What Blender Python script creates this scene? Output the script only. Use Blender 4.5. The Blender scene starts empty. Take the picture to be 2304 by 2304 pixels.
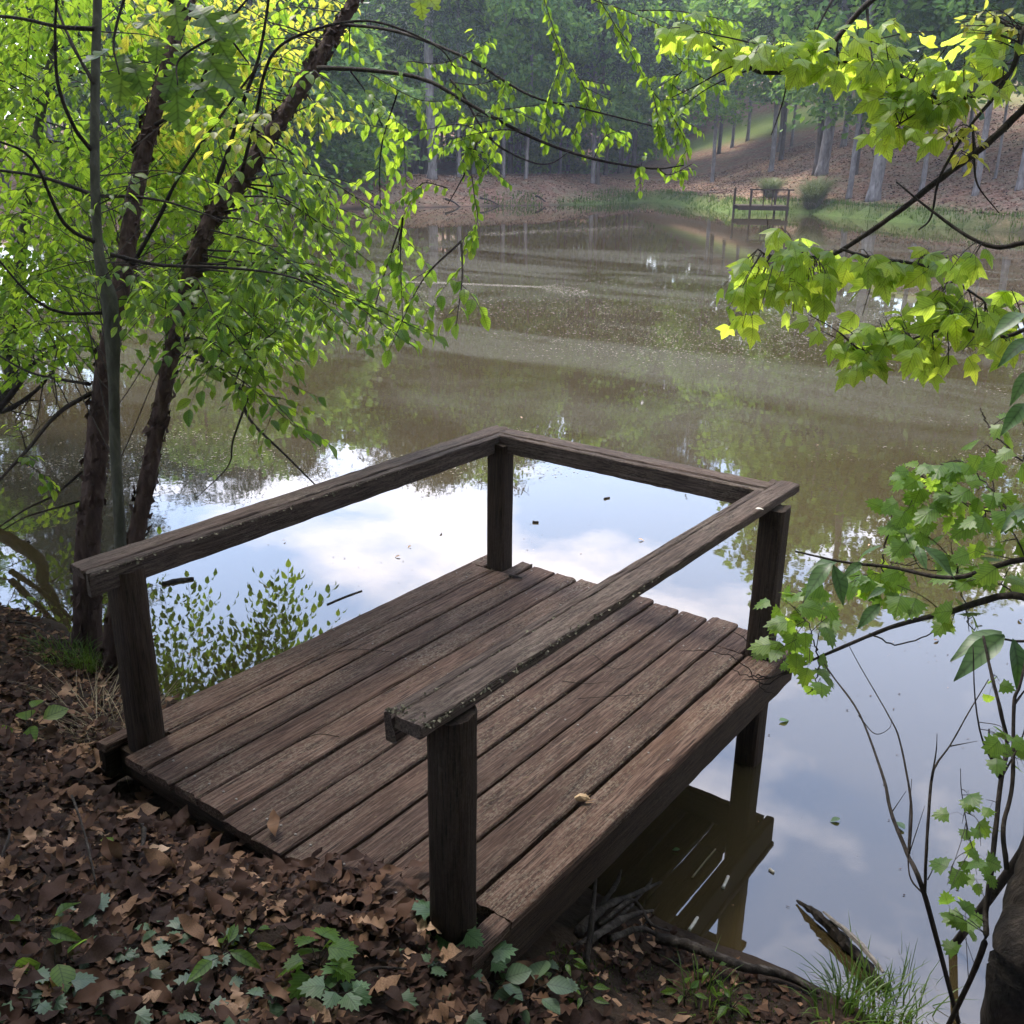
import bpy, math, random
import numpy as np
from mathutils import Matrix, Vector

rng = np.random.default_rng(11)
random.seed(5)
scene = bpy.context.scene
COL = scene.collection

# ------------------------------------------------------------------ camera
FPX, PW = 2232.46, 2304.0
CAM = np.array([3.2135, -1.7033, 2.6967])
YAW, PITCH, ROLL = 0.6346, 0.3439, 0.0137
sy, cy, sp, cp = math.sin(YAW), math.cos(YAW), math.sin(PITCH), math.cos(PITCH)
FW = np.array([-sy * cp, cy * cp, -sp])
_r = np.array([cy, sy, 0.0]); _u = np.cross(_r, FW)
RT = math.cos(ROLL) * _r + math.sin(ROLL) * _u
UP = -math.sin(ROLL) * _r + math.cos(ROLL) * _u
cd = bpy.data.cameras.new('camera'); cam = bpy.data.objects.new('camera', cd); COL.objects.link(cam)
cd.sensor_fit = 'HORIZONTAL'; cd.sensor_width = 36.0; cd.lens = 36.0 * FPX / PW
cd.clip_start = 0.05; cd.clip_end = 3000
cam.matrix_world = Matrix(((RT[0], UP[0], -FW[0], CAM[0]), (RT[1], UP[1], -FW[1], CAM[1]),
                           (RT[2], UP[2], -FW[2], CAM[2]), (0, 0, 0, 1)))
scene.camera = cam

# ------------------------------------------------------------------ sky, sun, exposure
SUN_EL = math.radians(58)
SUN_DIR_AZ = YAW + math.radians(42)            # direction of the sun seen from the dock: ahead, a little left
sun_vec = Vector((-math.sin(SUN_DIR_AZ) * math.cos(SUN_EL), math.cos(SUN_DIR_AZ) * math.cos(SUN_EL), math.sin(SUN_EL)))
world = bpy.data.worlds.new('World'); scene.world = world; world.use_nodes = True
wn = world.node_tree; wn.nodes.clear()
def N(nt, t, **kw):
    n = nt.nodes.new(t)
    for k, v in kw.items():
        if k.startswith('i_'):
            n.inputs[k[2:].replace('_', ' ')].default_value = v
        else:
            setattr(n, k, v)
    return n
def L(nt, a, b): nt.links.new(a, b)
sky = N(wn, 'ShaderNodeTexSky', sky_type='NISHITA', sun_disc=False, sun_elevation=SUN_EL,
        sun_rotation=-SUN_DIR_AZ, altitude=200, air_density=1.0, dust_density=.6, ozone_density=1.0)
geo = N(wn, 'ShaderNodeTexCoord')
sep = N(wn, 'ShaderNodeSeparateXYZ'); L(wn, geo.outputs['Generated'], sep.inputs[0])
zc = N(wn, 'ShaderNodeMath', operation='MAXIMUM'); zc.inputs[1].default_value = 0.06; L(wn, sep.outputs['Z'], zc.inputs[0])
zc2 = N(wn, 'ShaderNodeMath', operation='ADD'); zc2.inputs[1].default_value = 0.12; L(wn, zc.outputs[0], zc2.inputs[0])
dv = N(wn, 'ShaderNodeVectorMath', operation='DIVIDE'); L(wn, geo.outputs['Generated'], dv.inputs[0])
cb = N(wn, 'ShaderNodeCombineXYZ'); cb.inputs[2].default_value = 1.0
for k in (0, 1): L(wn, zc2.outputs[0], cb.inputs[k])
L(wn, cb.outputs[0], dv.inputs[1])
mp = N(wn, 'ShaderNodeMapping'); mp.inputs['Location'].default_value = (3.1, 1.7, 0.0); mp.inputs['Scale'].default_value = (1, 1, 0.0)
L(wn, dv.outputs[0], mp.inputs[0])
nz = N(wn, 'ShaderNodeTexNoise'); nz.inputs['Scale'].default_value = 1.5; nz.inputs['Detail'].default_value = 7; nz.inputs['Roughness'].default_value = 0.56
nz.inputs['Distortion'].default_value = 0.25
L(wn, mp.outputs[0], nz.inputs['Vector'])
cr = N(wn, 'ShaderNodeValToRGB'); cr.color_ramp.elements[0].position = 0.49; cr.color_ramp.elements[1].position = 0.62; cr.color_ramp.elements[0].color = (.15, .15, .15, 1)
L(wn, nz.outputs['Fac'], cr.inputs[0])
hs = N(wn, 'ShaderNodeMixRGB', blend_type='MIX'); hs.inputs['Color2'].default_value = (8.2, 7.8, 8.3, 1)
L(wn, cr.outputs[0], hs.inputs['Fac']); L(wn, sky.outputs[0], hs.inputs['Color1'])
bg = N(wn, 'ShaderNodeBackground'); bg.inputs['Strength'].default_value = 0.15; L(wn, hs.outputs[0], bg.inputs[0])
wo = N(wn, 'ShaderNodeOutputWorld'); L(wn, bg.outputs[0], wo.inputs[0])
sd = bpy.data.lights.new('sun', 'SUN'); sd.energy = 1.8; sd.angle = math.radians(18); sd.color = (1.0, 0.93, 0.82)
so = bpy.data.objects.new('sun', sd); COL.objects.link(so); so.location = (0, 0, 60)
so.rotation_euler = (-sun_vec).to_track_quat('-Z', 'Y').to_euler()
vs = scene.view_settings
vs.view_transform = 'Standard'; vs.look = 'None'; vs.gamma = 1.0; vs.exposure = 2.32
vs.use_curve_mapping = False
scene.cycles.max_bounces = 8; scene.cycles.transparent_max_bounces = 8; scene.cycles.volume_bounces = 0
scene.cycles.sample_clamp_indirect = 6.0

# ------------------------------------------------------------------ measuring helpers (points given as picture coordinates + real depth)
K = PW / 1932.0
def ray(x, y): return FW + RT * ((x * K - PW / 2) / FPX) + UP * ((PW / 2 - y * K) / FPX)
def at(x, y, d): return CAM + ray(x, y) * d
def project(P):
    d = np.asarray(P) - CAM; z = d @ FW
    return (PW / 2 + FPX * (d @ RT) / z) / K, (PW / 2 - FPX * (d @ UP) / z) / K, z
def uv2xy(u, v): return CAM[0] + u * cy - v * sy, CAM[1] + u * sy + v * cy
def xy2uv(x, y):
    dx, dy = x - CAM[0], y - CAM[1]
    return dx * cy + dy * sy, -dx * sy + dy * cy
def smooth(a, b, x):
    t = np.clip((x - a) / (b - a), 0, 1); return t * t * (3 - 2 * t)
_perm = rng.permutation(4096)
_val = rng.random(4096)
def vnoise(x, y):
    x = np.asarray(x, float); y = np.asarray(y, float)
    xi = np.floor(x).astype(int); yi = np.floor(y).astype(int); fx = x - xi; fy = y - yi
    fx = fx * fx * (3 - 2 * fx); fy = fy * fy * (3 - 2 * fy)
    h = lambda a, b: _val[_perm[(_perm[a & 4095] + b) & 4095]]
    return (h(xi, yi) * (1 - fx) + h(xi + 1, yi) * fx) * (1 - fy) + (h(xi, yi + 1) * (1 - fx) + h(xi + 1, yi + 1) * fx) * fy
def fbm(x, y, o=4):
    s = 0; a = .5
    for i in range(o):
        s = s + a * (vnoise(x * 2 ** i + 17 * i, y * 2 ** i + 31 * i) - .5); a *= .5
    return s

# ------------------------------------------------------------------ terrain
SH = np.array([(-3.2, 5.75), (-9, 10.0), (-16, 17), (-20, 30), (-19, 42), (-13, 51), (-9.7, 53.7), (-5, 56.7), (0.8, 60.9), (5.8, 64.5),
      (8.9, 70.5), (10.2, 66), (11.5, 55.5), (15.5, 56.2), (18.2, 49.0), (20.9, 42.6), (24, 32), (24, 15), (18, 2), (7.07, -1.85), (1.3, 2.42), (0.2, 3.2), (-1.85, 4.6)])
_wx, _wy = uv2xy(SH[:, 0], SH[:, 1])
def shore_sd(x, y):
    x = np.asarray(x, float); y = np.asarray(y, float)
    best = np.full(x.shape, 1e9); inside = np.zeros(x.shape, bool)
    n = len(_wx)
    for i in range(n):
        x0, y0, x1, y1 = _wx[i], _wy[i], _wx[(i + 1) % n], _wy[(i + 1) % n]
        ex, ey = x1 - x0, y1 - y0
        t = np.clip(((x - x0) * ex + (y - y0) * ey) / (ex * ex + ey * ey), 0, 1)
        best = np.minimum(best, np.hypot(x - x0 - t * ex, y - y0 - t * ey))
        c = ((y0 > y) != (y1 > y)) & (x < (x1 - x0) * (y - y0) / (y1 - y0 + 1e-12) + x0)
        inside ^= c
    return np.where(inside, -best, best)
def terrain(x, y):
    x = np.asarray(x, float); y = np.asarray(y, float)
    u, v = xy2uv(x, y)
    s = shore_sd(x, y)
    s = s + (fbm(x * .35, y * .35) * 1.2) * smooth(8, 30, np.hypot(u, v)) + fbm(x * 2.2, y * 2.2, 3) * .35
    sp_ = np.maximum(s, 0)
    near = np.where(sp_ < 1.1, .49 * sp_, .539 + .34 * (np.minimum(sp_, 3.2) - 1.1)) + .10 * np.maximum(sp_ - 3.2, 0) ** .9
    near = near + .12 * np.exp(-(((x - 1.35) / .5) ** 2 + ((y + .15) / .25) ** 2)) - .10 * smooth(1.75, 2.1, x) * smooth(2.4, 1.0, sp_) * smooth(0, .4, sp_)
    dam = 1.5 * smooth(0, 6.5, sp_) ** .8 - .3 * smooth(12, 20, sp_) + 9 * smooth(22, 60, sp_)
    k = np.interp(u, [4, 9, 14, 20, 28, 60], [.02, .07, .13, .23, .31, .32])
    hill = .60 * smooth(0, .7, sp_) + k * np.maximum(sp_ - 1.2, 0)
    hill = np.where(hill > 8, 8 + (hill - 8) * .25, hill)
    left = .5 * smooth(0, 1.5, sp_) + .10 * np.maximum(sp_ - 1, 0)
    left = np.minimum(left, 5)
    wn_ = smooth(16, 9, v) * smooth(-22, -8, u) * smooth(16, 8, u)
    wh = smooth(5, 10, u) * (1 - wn_)
    wd = smooth(46, 52, v) * (1 - wh) * smooth(-24, -12, u)
    wl = np.maximum(1 - wn_ - wh - wd, 0)
    z = (near * wn_ + hill * wh + dam * wd + left * wl) / (wn_ + wh + wd + wl)
    rough = fbm(x * 1.3, y * 1.3) * .10 + fbm(x * 5, y * 5, 3) * .045
    z = z + rough * smooth(0.05, .8, sp_)
    bed = -np.minimum(.38 * np.maximum(-s, 0), 1.6)
    return np.where(s > 0, z, bed)
def ground_hit(x, y, dmax=140):
    d = ray(x, y); t = np.concatenate([np.arange(1, 12, .03), np.arange(12, dmax, .15)])
    P = CAM[None] + d[None] * t[:, None]
    h = np.maximum(terrain(P[:, 0], P[:, 1]), 0.0)
    i = np.argmax(P[:, 2] < h)
    if P[i, 2] >= h[i]: i = len(t) - 1
    p = P[i].copy(); p[2] = terrain(p[0], p[1]); return p

# ------------------------------------------------------------------ materials
def material(name):
    m = bpy.data.materials.new(name); m.use_nodes = True; nt = m.node_tree; nt.nodes.clear()
    out = N(nt, 'ShaderNodeOutputMaterial'); return m, nt, out
def principled(nt, out, rough=.8, spec=.3):
    p = N(nt, 'ShaderNodeBsdfPrincipled'); p.inputs['Roughness'].default_value = rough
    p.inputs['Specular IOR Level'].default_value = spec; L(nt, p.outputs[0], out.inputs['Surface']); return p
def ramp(nt, fac, stops):
    r = N(nt, 'ShaderNodeValToRGB'); el = r.color_ramp.elements
    while len(el) < len(stops): el.new(.5)
    for e, (p, c) in zip(el, stops):
        e.position = p; e.color = (*c, 1) if len(c) == 3 else c
    L(nt, fac, r.inputs[0]); return r.outputs[0]
def noise(nt, vec, scale, detail=4, rough=.55, dist=0.0):
    n = N(nt, 'ShaderNodeTexNoise'); n.inputs['Scale'].default_value = scale; n.inputs['Detail'].default_value = detail
    n.inputs['Roughness'].default_value = rough; n.inputs['Distortion'].default_value = dist
    if vec is not None: L(nt, vec, n.inputs['Vector'])
    return n.outputs['Fac']
def mapping(nt, vec, scale=(1, 1, 1), loc=(0, 0, 0)):
    m = N(nt, 'ShaderNodeMapping'); m.inputs['Scale'].default_value = scale; m.inputs['Location'].default_value = loc
    L(nt, vec, m.inputs[0]); return m.outputs[0]
def mix(nt, fac, a, b, mode='MIX'):
    m = N(nt, 'ShaderNodeMixRGB', blend_type=mode)
    for s_, v in (('Fac', fac), ('Color1', a), ('Color2', b)):
        if isinstance(v, (int, float)): m.inputs[s_].default_value = v
        elif isinstance(v, tuple): m.inputs[s_].default_value = (*v, 1)
        else: L(nt, v, m.inputs[s_])
    return m.outputs[0]
def math_(nt, op, a, b=0.0):
    m = N(nt, 'ShaderNodeMath', operation=op)
    for i, v in enumerate((a, b)):
        if isinstance(v, (int, float)): m.inputs[i].default_value = v
        else: L(nt, v, m.inputs[i])
    return m.outputs[0]
def bump(nt, p, h, strength=.5, dist=.01):
    b = N(nt, 'ShaderNodeBump'); b.inputs['Strength'].default_value = strength; b.inputs['Distance'].default_value = dist
    L(nt, h, b.inputs['Height']); L(nt, b.outputs[0], p.inputs['Normal']); return b

def wood_mat(name, dark, mid, pale, lichen=.35):
    m, nt, out = material(name); p = principled(nt, out, .78, .18)
    tc = N(nt, 'ShaderNodeTexCoord').outputs['Object']
    oi = N(nt, 'ShaderNodeObjectInfo')
    cbn = N(nt, 'ShaderNodeCombineXYZ'); L(nt, math_(nt, 'MULTIPLY', oi.outputs['Random'], 37.0), cbn.inputs[0]); L(nt, math_(nt, 'MULTIPLY', oi.outputs['Random'], 91.0), cbn.inputs[1])
    va = N(nt, 'ShaderNodeVectorMath', operation='ADD'); L(nt, tc, va.inputs[0]); L(nt, cbn.outputs[0], va.inputs[1]); v = va.outputs[0]
    g1 = noise(nt, mapping(nt, v, (34, 1.6, 34)), 3.0, 6, .62, .5)
    g2 = noise(nt, mapping(nt, v, (150, 5, 150)), 2.0, 4, .6, .3)
    big = noise(nt, mapping(nt, v, (3, .9, 3)), 2.0, 4)
    spk = noise(nt, mapping(nt, v, (1, .45, 1)), 120, 6, .78)
    base = ramp(nt, g1, [(.28, dark), (.48, mid), (.72, pale)])
    base = mix(nt, ramp(nt, g2, [(.34, (1, 1, 1)), (.5, (0, 0, 0))]), base, tuple(c * .35 for c in dark))
    patch = ramp(nt, big, [(.40, (0, 0, 0)), (.66, (1, 1, 1))])
    sp2 = ramp(nt, spk, [(.50, (0, 0, 0)), (.57, (1, 1, 1))])
    li = math_(nt, 'MULTIPLY', math_(nt, 'MULTIPLY', patch, sp2), lichen)
    base = mix(nt, li, base, (.24, .22, .17))
    base = mix(nt, math_(nt, 'MULTIPLY', ramp(nt, noise(nt, mapping(nt, v, (5, .6, 5)), 1.3, 3), [(.52, (0, 0, 0)), (.75, (1, 1, 1))]), .25), base, (.11, .06, .035))
    rnd = ramp(nt, oi.outputs['Random'], [(0, (.72, .70, .70)), (1, (1.15, 1.1, 1.08))])
    base = mix(nt, 1.0, base, rnd, 'MULTIPLY')
    L(nt, base, p.inputs['Base Color'])
    hgt = math_(nt, 'ADD', math_(nt, 'MULTIPLY', g1, 1.0), math_(nt, 'ADD', math_(nt, 'MULTIPLY', g2, .8), math_(nt, 'MULTIPLY', spk, 1.0)))
    bump(nt, p, hgt, .9, .006)
    return m
M = {}
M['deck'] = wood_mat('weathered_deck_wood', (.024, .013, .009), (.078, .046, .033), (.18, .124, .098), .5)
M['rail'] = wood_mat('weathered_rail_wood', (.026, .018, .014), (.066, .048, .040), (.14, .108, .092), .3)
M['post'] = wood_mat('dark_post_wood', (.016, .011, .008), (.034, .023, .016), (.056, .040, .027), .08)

def bark_mat(name, dark, mid, pale, zs=6, sc=18, red=None):
    m, nt, out = material(name); p = principled(nt, out, .85, .2)
    tc = N(nt, 'ShaderNodeTexCoord').outputs['Object']
    a = noise(nt, mapping(nt, tc, (1, 1, 1 / 3)), sc, 6, .65, .4)
    b = noise(nt, mapping(nt, tc, (1, 1, .6)), zs, 3)
    col = ramp(nt, a, [(.3, dark), (.5, mid), (.72, pale)])
    if red: col = mix(nt, math_(nt, 'MULTIPLY', b, .9), col, red)
    L(nt, col, p.inputs['Base Color']); bump(nt, p, a, 1.0, .02); return m
M['birch_bark'] = bark_mat('scaly_birch_bark', (.016, .011, .010), (.055, .034, .027), (.16, .115, .095), 5, 26, (.045, .026, .020))
M['grey_bark'] = bark_mat('smooth_grey_bark', (.022, .023, .015), (.048, .048, .034), (.095, .092, .068), 4, 14)
M['dark_bark'] = bark_mat('dark_twig_bark', (.010, .008, .006), (.022, .017, .014), (.048, .038, .030), 6, 40)
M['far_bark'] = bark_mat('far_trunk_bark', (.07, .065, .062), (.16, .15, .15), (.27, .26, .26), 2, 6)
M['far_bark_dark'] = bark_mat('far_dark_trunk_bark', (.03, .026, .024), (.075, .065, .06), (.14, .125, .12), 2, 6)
M['dead_wood'] = bark_mat('dead_wet_wood', (.010, .008, .007), (.030, .024, .020), (.10, .085, .075), 4, 24)

def leaf_mat(name, lo, hi, trans, spread=.5, tfac=.5, gloss=.35):
    m, nt, out = material(name)
    at_ = N(nt, 'ShaderNodeAttribute', attribute_name='var'); oi = N(nt, 'ShaderNodeObjectInfo')
    v = math_(nt, 'FRACT', math_(nt, 'ADD', at_.outputs['Fac'], oi.outputs['Random']))
    col = ramp(nt, v, [(0, lo), (1, hi)])
    tcol = mix(nt, 1.0, ramp(nt, v, [(0, (1 - spread, 1 - spread * .8, 1 - spread * .6)), (.6, (1, 1, 1)), (1, (1.15, 1.05, .9))]), trans, 'MULTIPLY')
    lx = math_(nt, 'ABSOLUTE', N(nt, 'ShaderNodeAttribute', attribute_name='lx').outputs['Fac']); ly = N(nt, 'ShaderNodeAttribute', attribute_name='ly').outputs['Fac']
    rib = ramp(nt, lx, [(0, (.55, .55, .55)), (.035, (1, 1, 1))])
    sv = math_(nt, 'SINE', math_(nt, 'MULTIPLY', math_(nt, 'SUBTRACT', ly, math_(nt, 'MULTIPLY', lx, .9)), 46.0))
    vein = ramp(nt, sv, [(0, (1.06, 1.06, 1.06)), (.75, (.96, .96, .96)), (1, (.70, .72, .70))])
    tone = mix(nt, 1.0, rib, vein, 'MULTIPLY')
    blot = ramp(nt, noise(nt, N(nt, 'ShaderNodeTexCoord').outputs['Object'], 3.0, 3), [(.3, (.72, .76, .72)), (.7, (1.12, 1.08, 1.0))])
    tone = mix(nt, 1.0, tone, blot, 'MULTIPLY')
    col = mix(nt, 1.0, col, tone, 'MULTIPLY'); tcol = mix(nt, 1.0, tcol, tone, 'MULTIPLY')
    p = N(nt, 'ShaderNodeBsdfPrincipled'); p.inputs['Roughness'].default_value = .42; p.inputs['Specular IOR Level'].default_value = gloss
    L(nt, col, p.inputs['Base Color'])
    t = N(nt, 'ShaderNodeBsdfTranslucent'); L(nt, tcol, t.inputs['Color'])
    mx = N(nt, 'ShaderNodeMixShader'); mx.inputs[0].default_value = tfac
    L(nt, p.outputs[0], mx.inputs[1]); L(nt, t.outputs[0], mx.inputs[2]); L(nt, mx.outputs[0], out.inputs['Surface'])
    return m
M['birch_leaf'] = leaf_mat('birch_leaf', (.055, .125, .02), (.12, .20, .028), (.44, .66, .055), .6, .62)
M['maple_leaf'] = leaf_mat('maple_leaf', (.07, .15, .02), (.12, .22, .03), (.62, .78, .09), .3, .70)
M['young_leaf'] = leaf_mat('young_yellow_leaf', (.16, .21, .03), (.22, .19, .03), (.72, .72, .10), .3, .6)
M['oak_leaf'] = leaf_mat('oak_leaf', (.05, .11, .022), (.07, .15, .028), (.25, .42, .05), .3, .5)
M['vine_leaf'] = leaf_mat('vine_leaf', (.06, .125, .025), (.09, .18, .03), (.42, .62, .065), .4, .6)
M['dark_leaf'] = leaf_mat('broad_dark_leaf', (.05, .10, .045), (.075, .13, .06), (.14, .28, .05), .4, .35, .3)
M['herb_leaf'] = leaf_mat('herb_leaf', (.06, .12, .05), (.10, .19, .08), (.20, .34, .07), .4, .35)
M['far_leaf'] = leaf_mat('far_broadleaf', (.05, .13, .036), (.13, .25, .055), (.28, .48, .08), .7, .42, .15)
M['pine_leaf'] = leaf_mat('pine_needles', (.022, .045, .026), (.05, .085, .045), (.06, .10, .04), .6, .25, .15)
M['grass'] = leaf_mat('grass_blades', (.06, .13, .02), (.13, .22, .04), (.26, .42, .06), .5, .4, .2)
M['pampas'] = leaf_mat('pampas_blades', (.14, .19, .08), (.32, .34, .19), (.30, .40, .14), .5, .3, .2)
M['straw'] = leaf_mat('dry_grass', (.22, .17, .10), (.34, .28, .17), (.2, .15, .08), .5, .2, .2)

def dead_leaf_mat(name, k=1.0):
    m, nt, out = material(name); p = principled(nt, out, .75, .14)
    at_ = N(nt, 'ShaderNodeAttribute', attribute_name='var'); oi = N(nt, 'ShaderNodeObjectInfo')
    v = math_(nt, 'FRACT', math_(nt, 'ADD', at_.outputs['Fac'], oi.outputs['Random']))
    col = ramp(nt, v, [(0, (.012, .006, .004)), (.40, (.026, .012, .008)), (.66, (.054, .026, .015)), (.82, (.10, .053, .031)), (.92, (.20, .115, .066)), (1, (.36, .23, .15))])
    tc = N(nt, 'ShaderNodeTexCoord').outputs['Object']
    col = mix(nt, ramp(nt, noise(nt, tc, 30, 4), [(.4, (.0, .0, .0)), (.7, (.55, .55, .55))]), col, (.05, .03, .022))
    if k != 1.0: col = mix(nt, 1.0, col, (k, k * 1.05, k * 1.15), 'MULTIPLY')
    L(nt, col, p.inputs['Base Color']); return m
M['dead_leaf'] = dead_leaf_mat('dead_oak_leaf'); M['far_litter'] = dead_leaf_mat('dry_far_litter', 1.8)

def flat_mat(name, col, rough=.8, col2=None, sc=20):
    m, nt, out = material(name); p = principled(nt, out, rough, .3)
    if col2:
        tc = N(nt, 'ShaderNodeTexCoord').outputs['Object']
        L(nt, ramp(nt, noise(nt, tc, sc, 5, .65), [(.35, col), (.65, col2)]), p.inputs['Base Color'])
    else: p.inputs['Base Color'].default_value = (*col, 1)
    return m
M['scum'] = flat_mat('pale_pond_scum', (.13, .12, .085), .7, (.24, .22, .17), 8)
M['peeled'] = flat_mat('peeled_white_wood', (.40, .37, .33), .7, (.5, .47, .42), 30)
M['moss'] = flat_mat('green_moss', (.05, .09, .015), .9, (.11, .16, .03), 60)
M['fresh_wood'] = flat_mat('split_pale_wood', (.42, .30, .17), .7, (.28, .18, .10), 50)
M['orange_leaf'] = flat_mat('orange_dead_leaf', (.35, .10, .03), .6, (.24, .12, .06), 40)
M['tan_leaf'] = flat_mat('tan_dead_leaf', (.42, .29, .19), .6, (.30, .19, .12), 40)
M['lichen'] = flat_mat('pale_lichen', (.085, .078, .055), .9, (.17, .155, .11), 90)
M['pale_herb'] = leaf_mat('pale_herb_leaf', (.055, .095, .055), (.10, .15, .085), (.10, .18, .05), .3, .25)
M['cone'] = flat_mat('grey_pine_cone', (.10, .085, .075), .7, (.22, .20, .18), 80)

# ground
def ground_mat():
    m, nt, out = material('bank_soil'); p = principled(nt, out, .92, .15)
    tc = N(nt, 'ShaderNodeTexCoord').outputs['Object']
    g = N(nt, 'ShaderNodeAttribute', attribute_name='lawn').outputs['Fac']
    st = N(nt, 'ShaderNodeAttribute', attribute_name='straw').outputs['Fac']
    n1 = noise(nt, tc, 1.2, 6, .6); n2 = noise(nt, tc, 9, 6, .7); n3 = noise(nt, mapping(nt, tc, (1, 1, 2)), 3.5, 6, .75)
    soil = ramp(nt, n2, [(.3, (.012, .008, .006)), (.55, (.030, .020, .014)), (.75, (.055, .038, .028))])
    straw = ramp(nt, n3, [(.32, (.10, .050, .034)), (.5, (.21, .115, .078)), (.62, (.30, .20, .15)), (.75, (.42, .33, .26))])
    straw = mix(nt, ramp(nt, n1, [(.42, (0, 0, 0)), (.62, (.8, .8, .8))]), straw, ramp(nt, n2, [(.35, (.12, .10, .06)), (.6, (.24, .20, .14))]))
    lawn = ramp(nt, n2, [(.3, (.07, .13, .025)), (.7, (.14, .22, .05))])
    c = mix(nt, st, soil, straw); c = mix(nt, g, c, lawn)
    L(nt, c, p.inputs['Base Color']); bump(nt, p, n2, .8, .05); return m
M['ground'] = ground_mat()
def water_mat():
    m, nt, out = material('murky_water'); p = principled(nt, out, .015, .5)
    p.inputs['IOR'].default_value = 1.78
    tc = N(nt, 'ShaderNodeTexCoord').outputs['Object']
    n1 = noise(nt, tc, .25, 4)
    L(nt, ramp(nt, n1, [(.3, (.032, .023, .010)), (.7, (.045, .034, .016))]), p.inputs['Base Color'])
    w1 = noise(nt, mapping(nt, tc, (1, 1, 1)), 2.2, 3, .5); w2 = noise(nt, tc, 11, 3, .5)
    calm = ramp(nt, noise(nt, tc, .12, 3), [(.38, (.15, .15, .15)), (.62, (1, 1, 1))])
    h = math_(nt, 'MULTIPLY', math_(nt, 'ADD', w1, math_(nt, 'MULTIPLY', w2, .16)), calm)
    bump(nt, p, h, .065, .02)
    # drifts of pollen film over the middle of the pond
    dp = N(nt, 'ShaderNodeVectorMath', operation='DOT_PRODUCT'); L(nt, tc, dp.inputs[0]); dp.inputs[1].default_value = (-sy, cy, 0)
    off = -(CAM[0] * -sy + CAM[1] * cy); far_ = N(nt, 'ShaderNodeMapRange', interpolation_type='SMOOTHSTEP'); L(nt, math_(nt, 'ADD', dp.outputs['Value'], off), far_.inputs['Value'])
    far_.inputs['From Min'].default_value = 7.5; far_.inputs['From Max'].default_value = 12.5
    far2 = N(nt, 'ShaderNodeMapRange', interpolation_type='SMOOTHSTEP'); L(nt, far_.inputs['Value'].links[0].from_socket, far2.inputs['Value']); far2.inputs['From Min'].default_value = 46; far2.inputs['From Max'].default_value = 24
    rot = N(nt, 'ShaderNodeMapping'); rot.inputs['Rotation'].default_value = (0, 0, -YAW); rot.inputs['Scale'].default_value = (.10, .30, 1); L(nt, tc, rot.inputs[0])
    drift = ramp(nt, noise(nt, rot.outputs[0], 1.1, 6, .62, 1.4), [(.45, (0, 0, 0)), (.60, (1, 1, 1))])
    fine = ramp(nt, noise(nt, tc, 20, 5, .75), [(.40, (.25, .25, .25)), (.64, (1, 1, 1))])
    fm = math_(nt, 'MULTIPLY', math_(nt, 'MULTIPLY', drift, fine), math_(nt, 'MULTIPLY', math_(nt, 'MULTIPLY', far_.outputs[0], far2.outputs[0]), .72))
    film = N(nt, 'ShaderNodeBsdfDiffuse'); film.inputs['Color'].default_value = (.078, .078, .064, 1)
    ms = N(nt, 'ShaderNodeMixShader'); L(nt, fm, ms.inputs[0]); L(nt, p.outputs[0], ms.inputs[1]); L(nt, film.outputs[0], ms.inputs[2]); L(nt, ms.outputs[0], out.inputs['Surface'])
    return m
M['water'] = water_mat()

# ------------------------------------------------------------------ mesh helpers
def new_mesh(name, V, F, mat, var=None, shade=True, attrs=None):
    me = bpy.data.meshes.new(name)
    me.from_pydata(np.asarray(V, float).tolist(), [], [list(map(int, f)) for f in F] if not isinstance(F, np.ndarray) else F.tolist())
    if mat is not None: me.materials.append(M[mat] if isinstance(mat, str) else mat)
    if shade: me.polygons.foreach_set('use_smooth', np.ones(len(me.polygons), bool))
    if var is not None:
        a = me.attributes.new('var', 'FLOAT', 'POINT'); a.data.foreach_set('value', np.asarray(var, np.float32))
    for k_, v_ in (attrs or {}).items():
        a = me.attributes.new(k_, 'FLOAT', 'POINT'); a.data.foreach_set('value', np.asarray(v_, np.float32))
    me.update(); return me
def obj(name, me, parent=None, loc=None):
    o = bpy.data.objects.new(name, me); COL.objects.link(o)
    if parent is not None: o.parent = parent
    if loc is not None: o.location = [float(c) for c in loc]
    return o
def tag(o, label=None, cat=None, group=None, kind=None):
    if label: o['label'] = label
    if cat: o['category'] = cat
    if group: o['group'] = group
    if kind: o['kind'] = kind
    return o
def empty(name, loc): return obj(name, None, None, loc)
def basis(pos, yd, zd, s):
    yd = yd / (np.linalg.norm(yd) + 1e-9); xd = np.cross(yd, zd); xd /= (np.linalg.norm(xd) + 1e-9); zd = np.cross(xd, yd)
    return Matrix(((xd[0] * s, yd[0] * s, zd[0] * s, pos[0]), (xd[1] * s, yd[1] * s, zd[1] * s, pos[1]), (xd[2] * s, yd[2] * s, zd[2] * s, pos[2]), (0, 0, 0, 1)))
def catmull(P, n=6):
    P = np.asarray(P, float)
    if len(P) < 3:
        t = np.linspace(0, 1, n + 1)[:, None]; return P[0] * (1 - t) + P[-1] * t
    Q = np.vstack([2 * P[0] - P[1], P, 2 * P[-1] - P[-2]]); out = []
    for i in range(1, len(Q) - 2):
        for t in np.arange(n) / n:
            a, b, c, d = Q[i - 1], Q[i], Q[i + 1], Q[i + 2]
            out.append(.5 * (2 * b + (c - a) * t + (2 * a - 5 * b + 4 * c - d) * t * t + (3 * b - a - 3 * c + d) * t ** 3))
    out.append(Q[-2]); return np.array(out)
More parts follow.
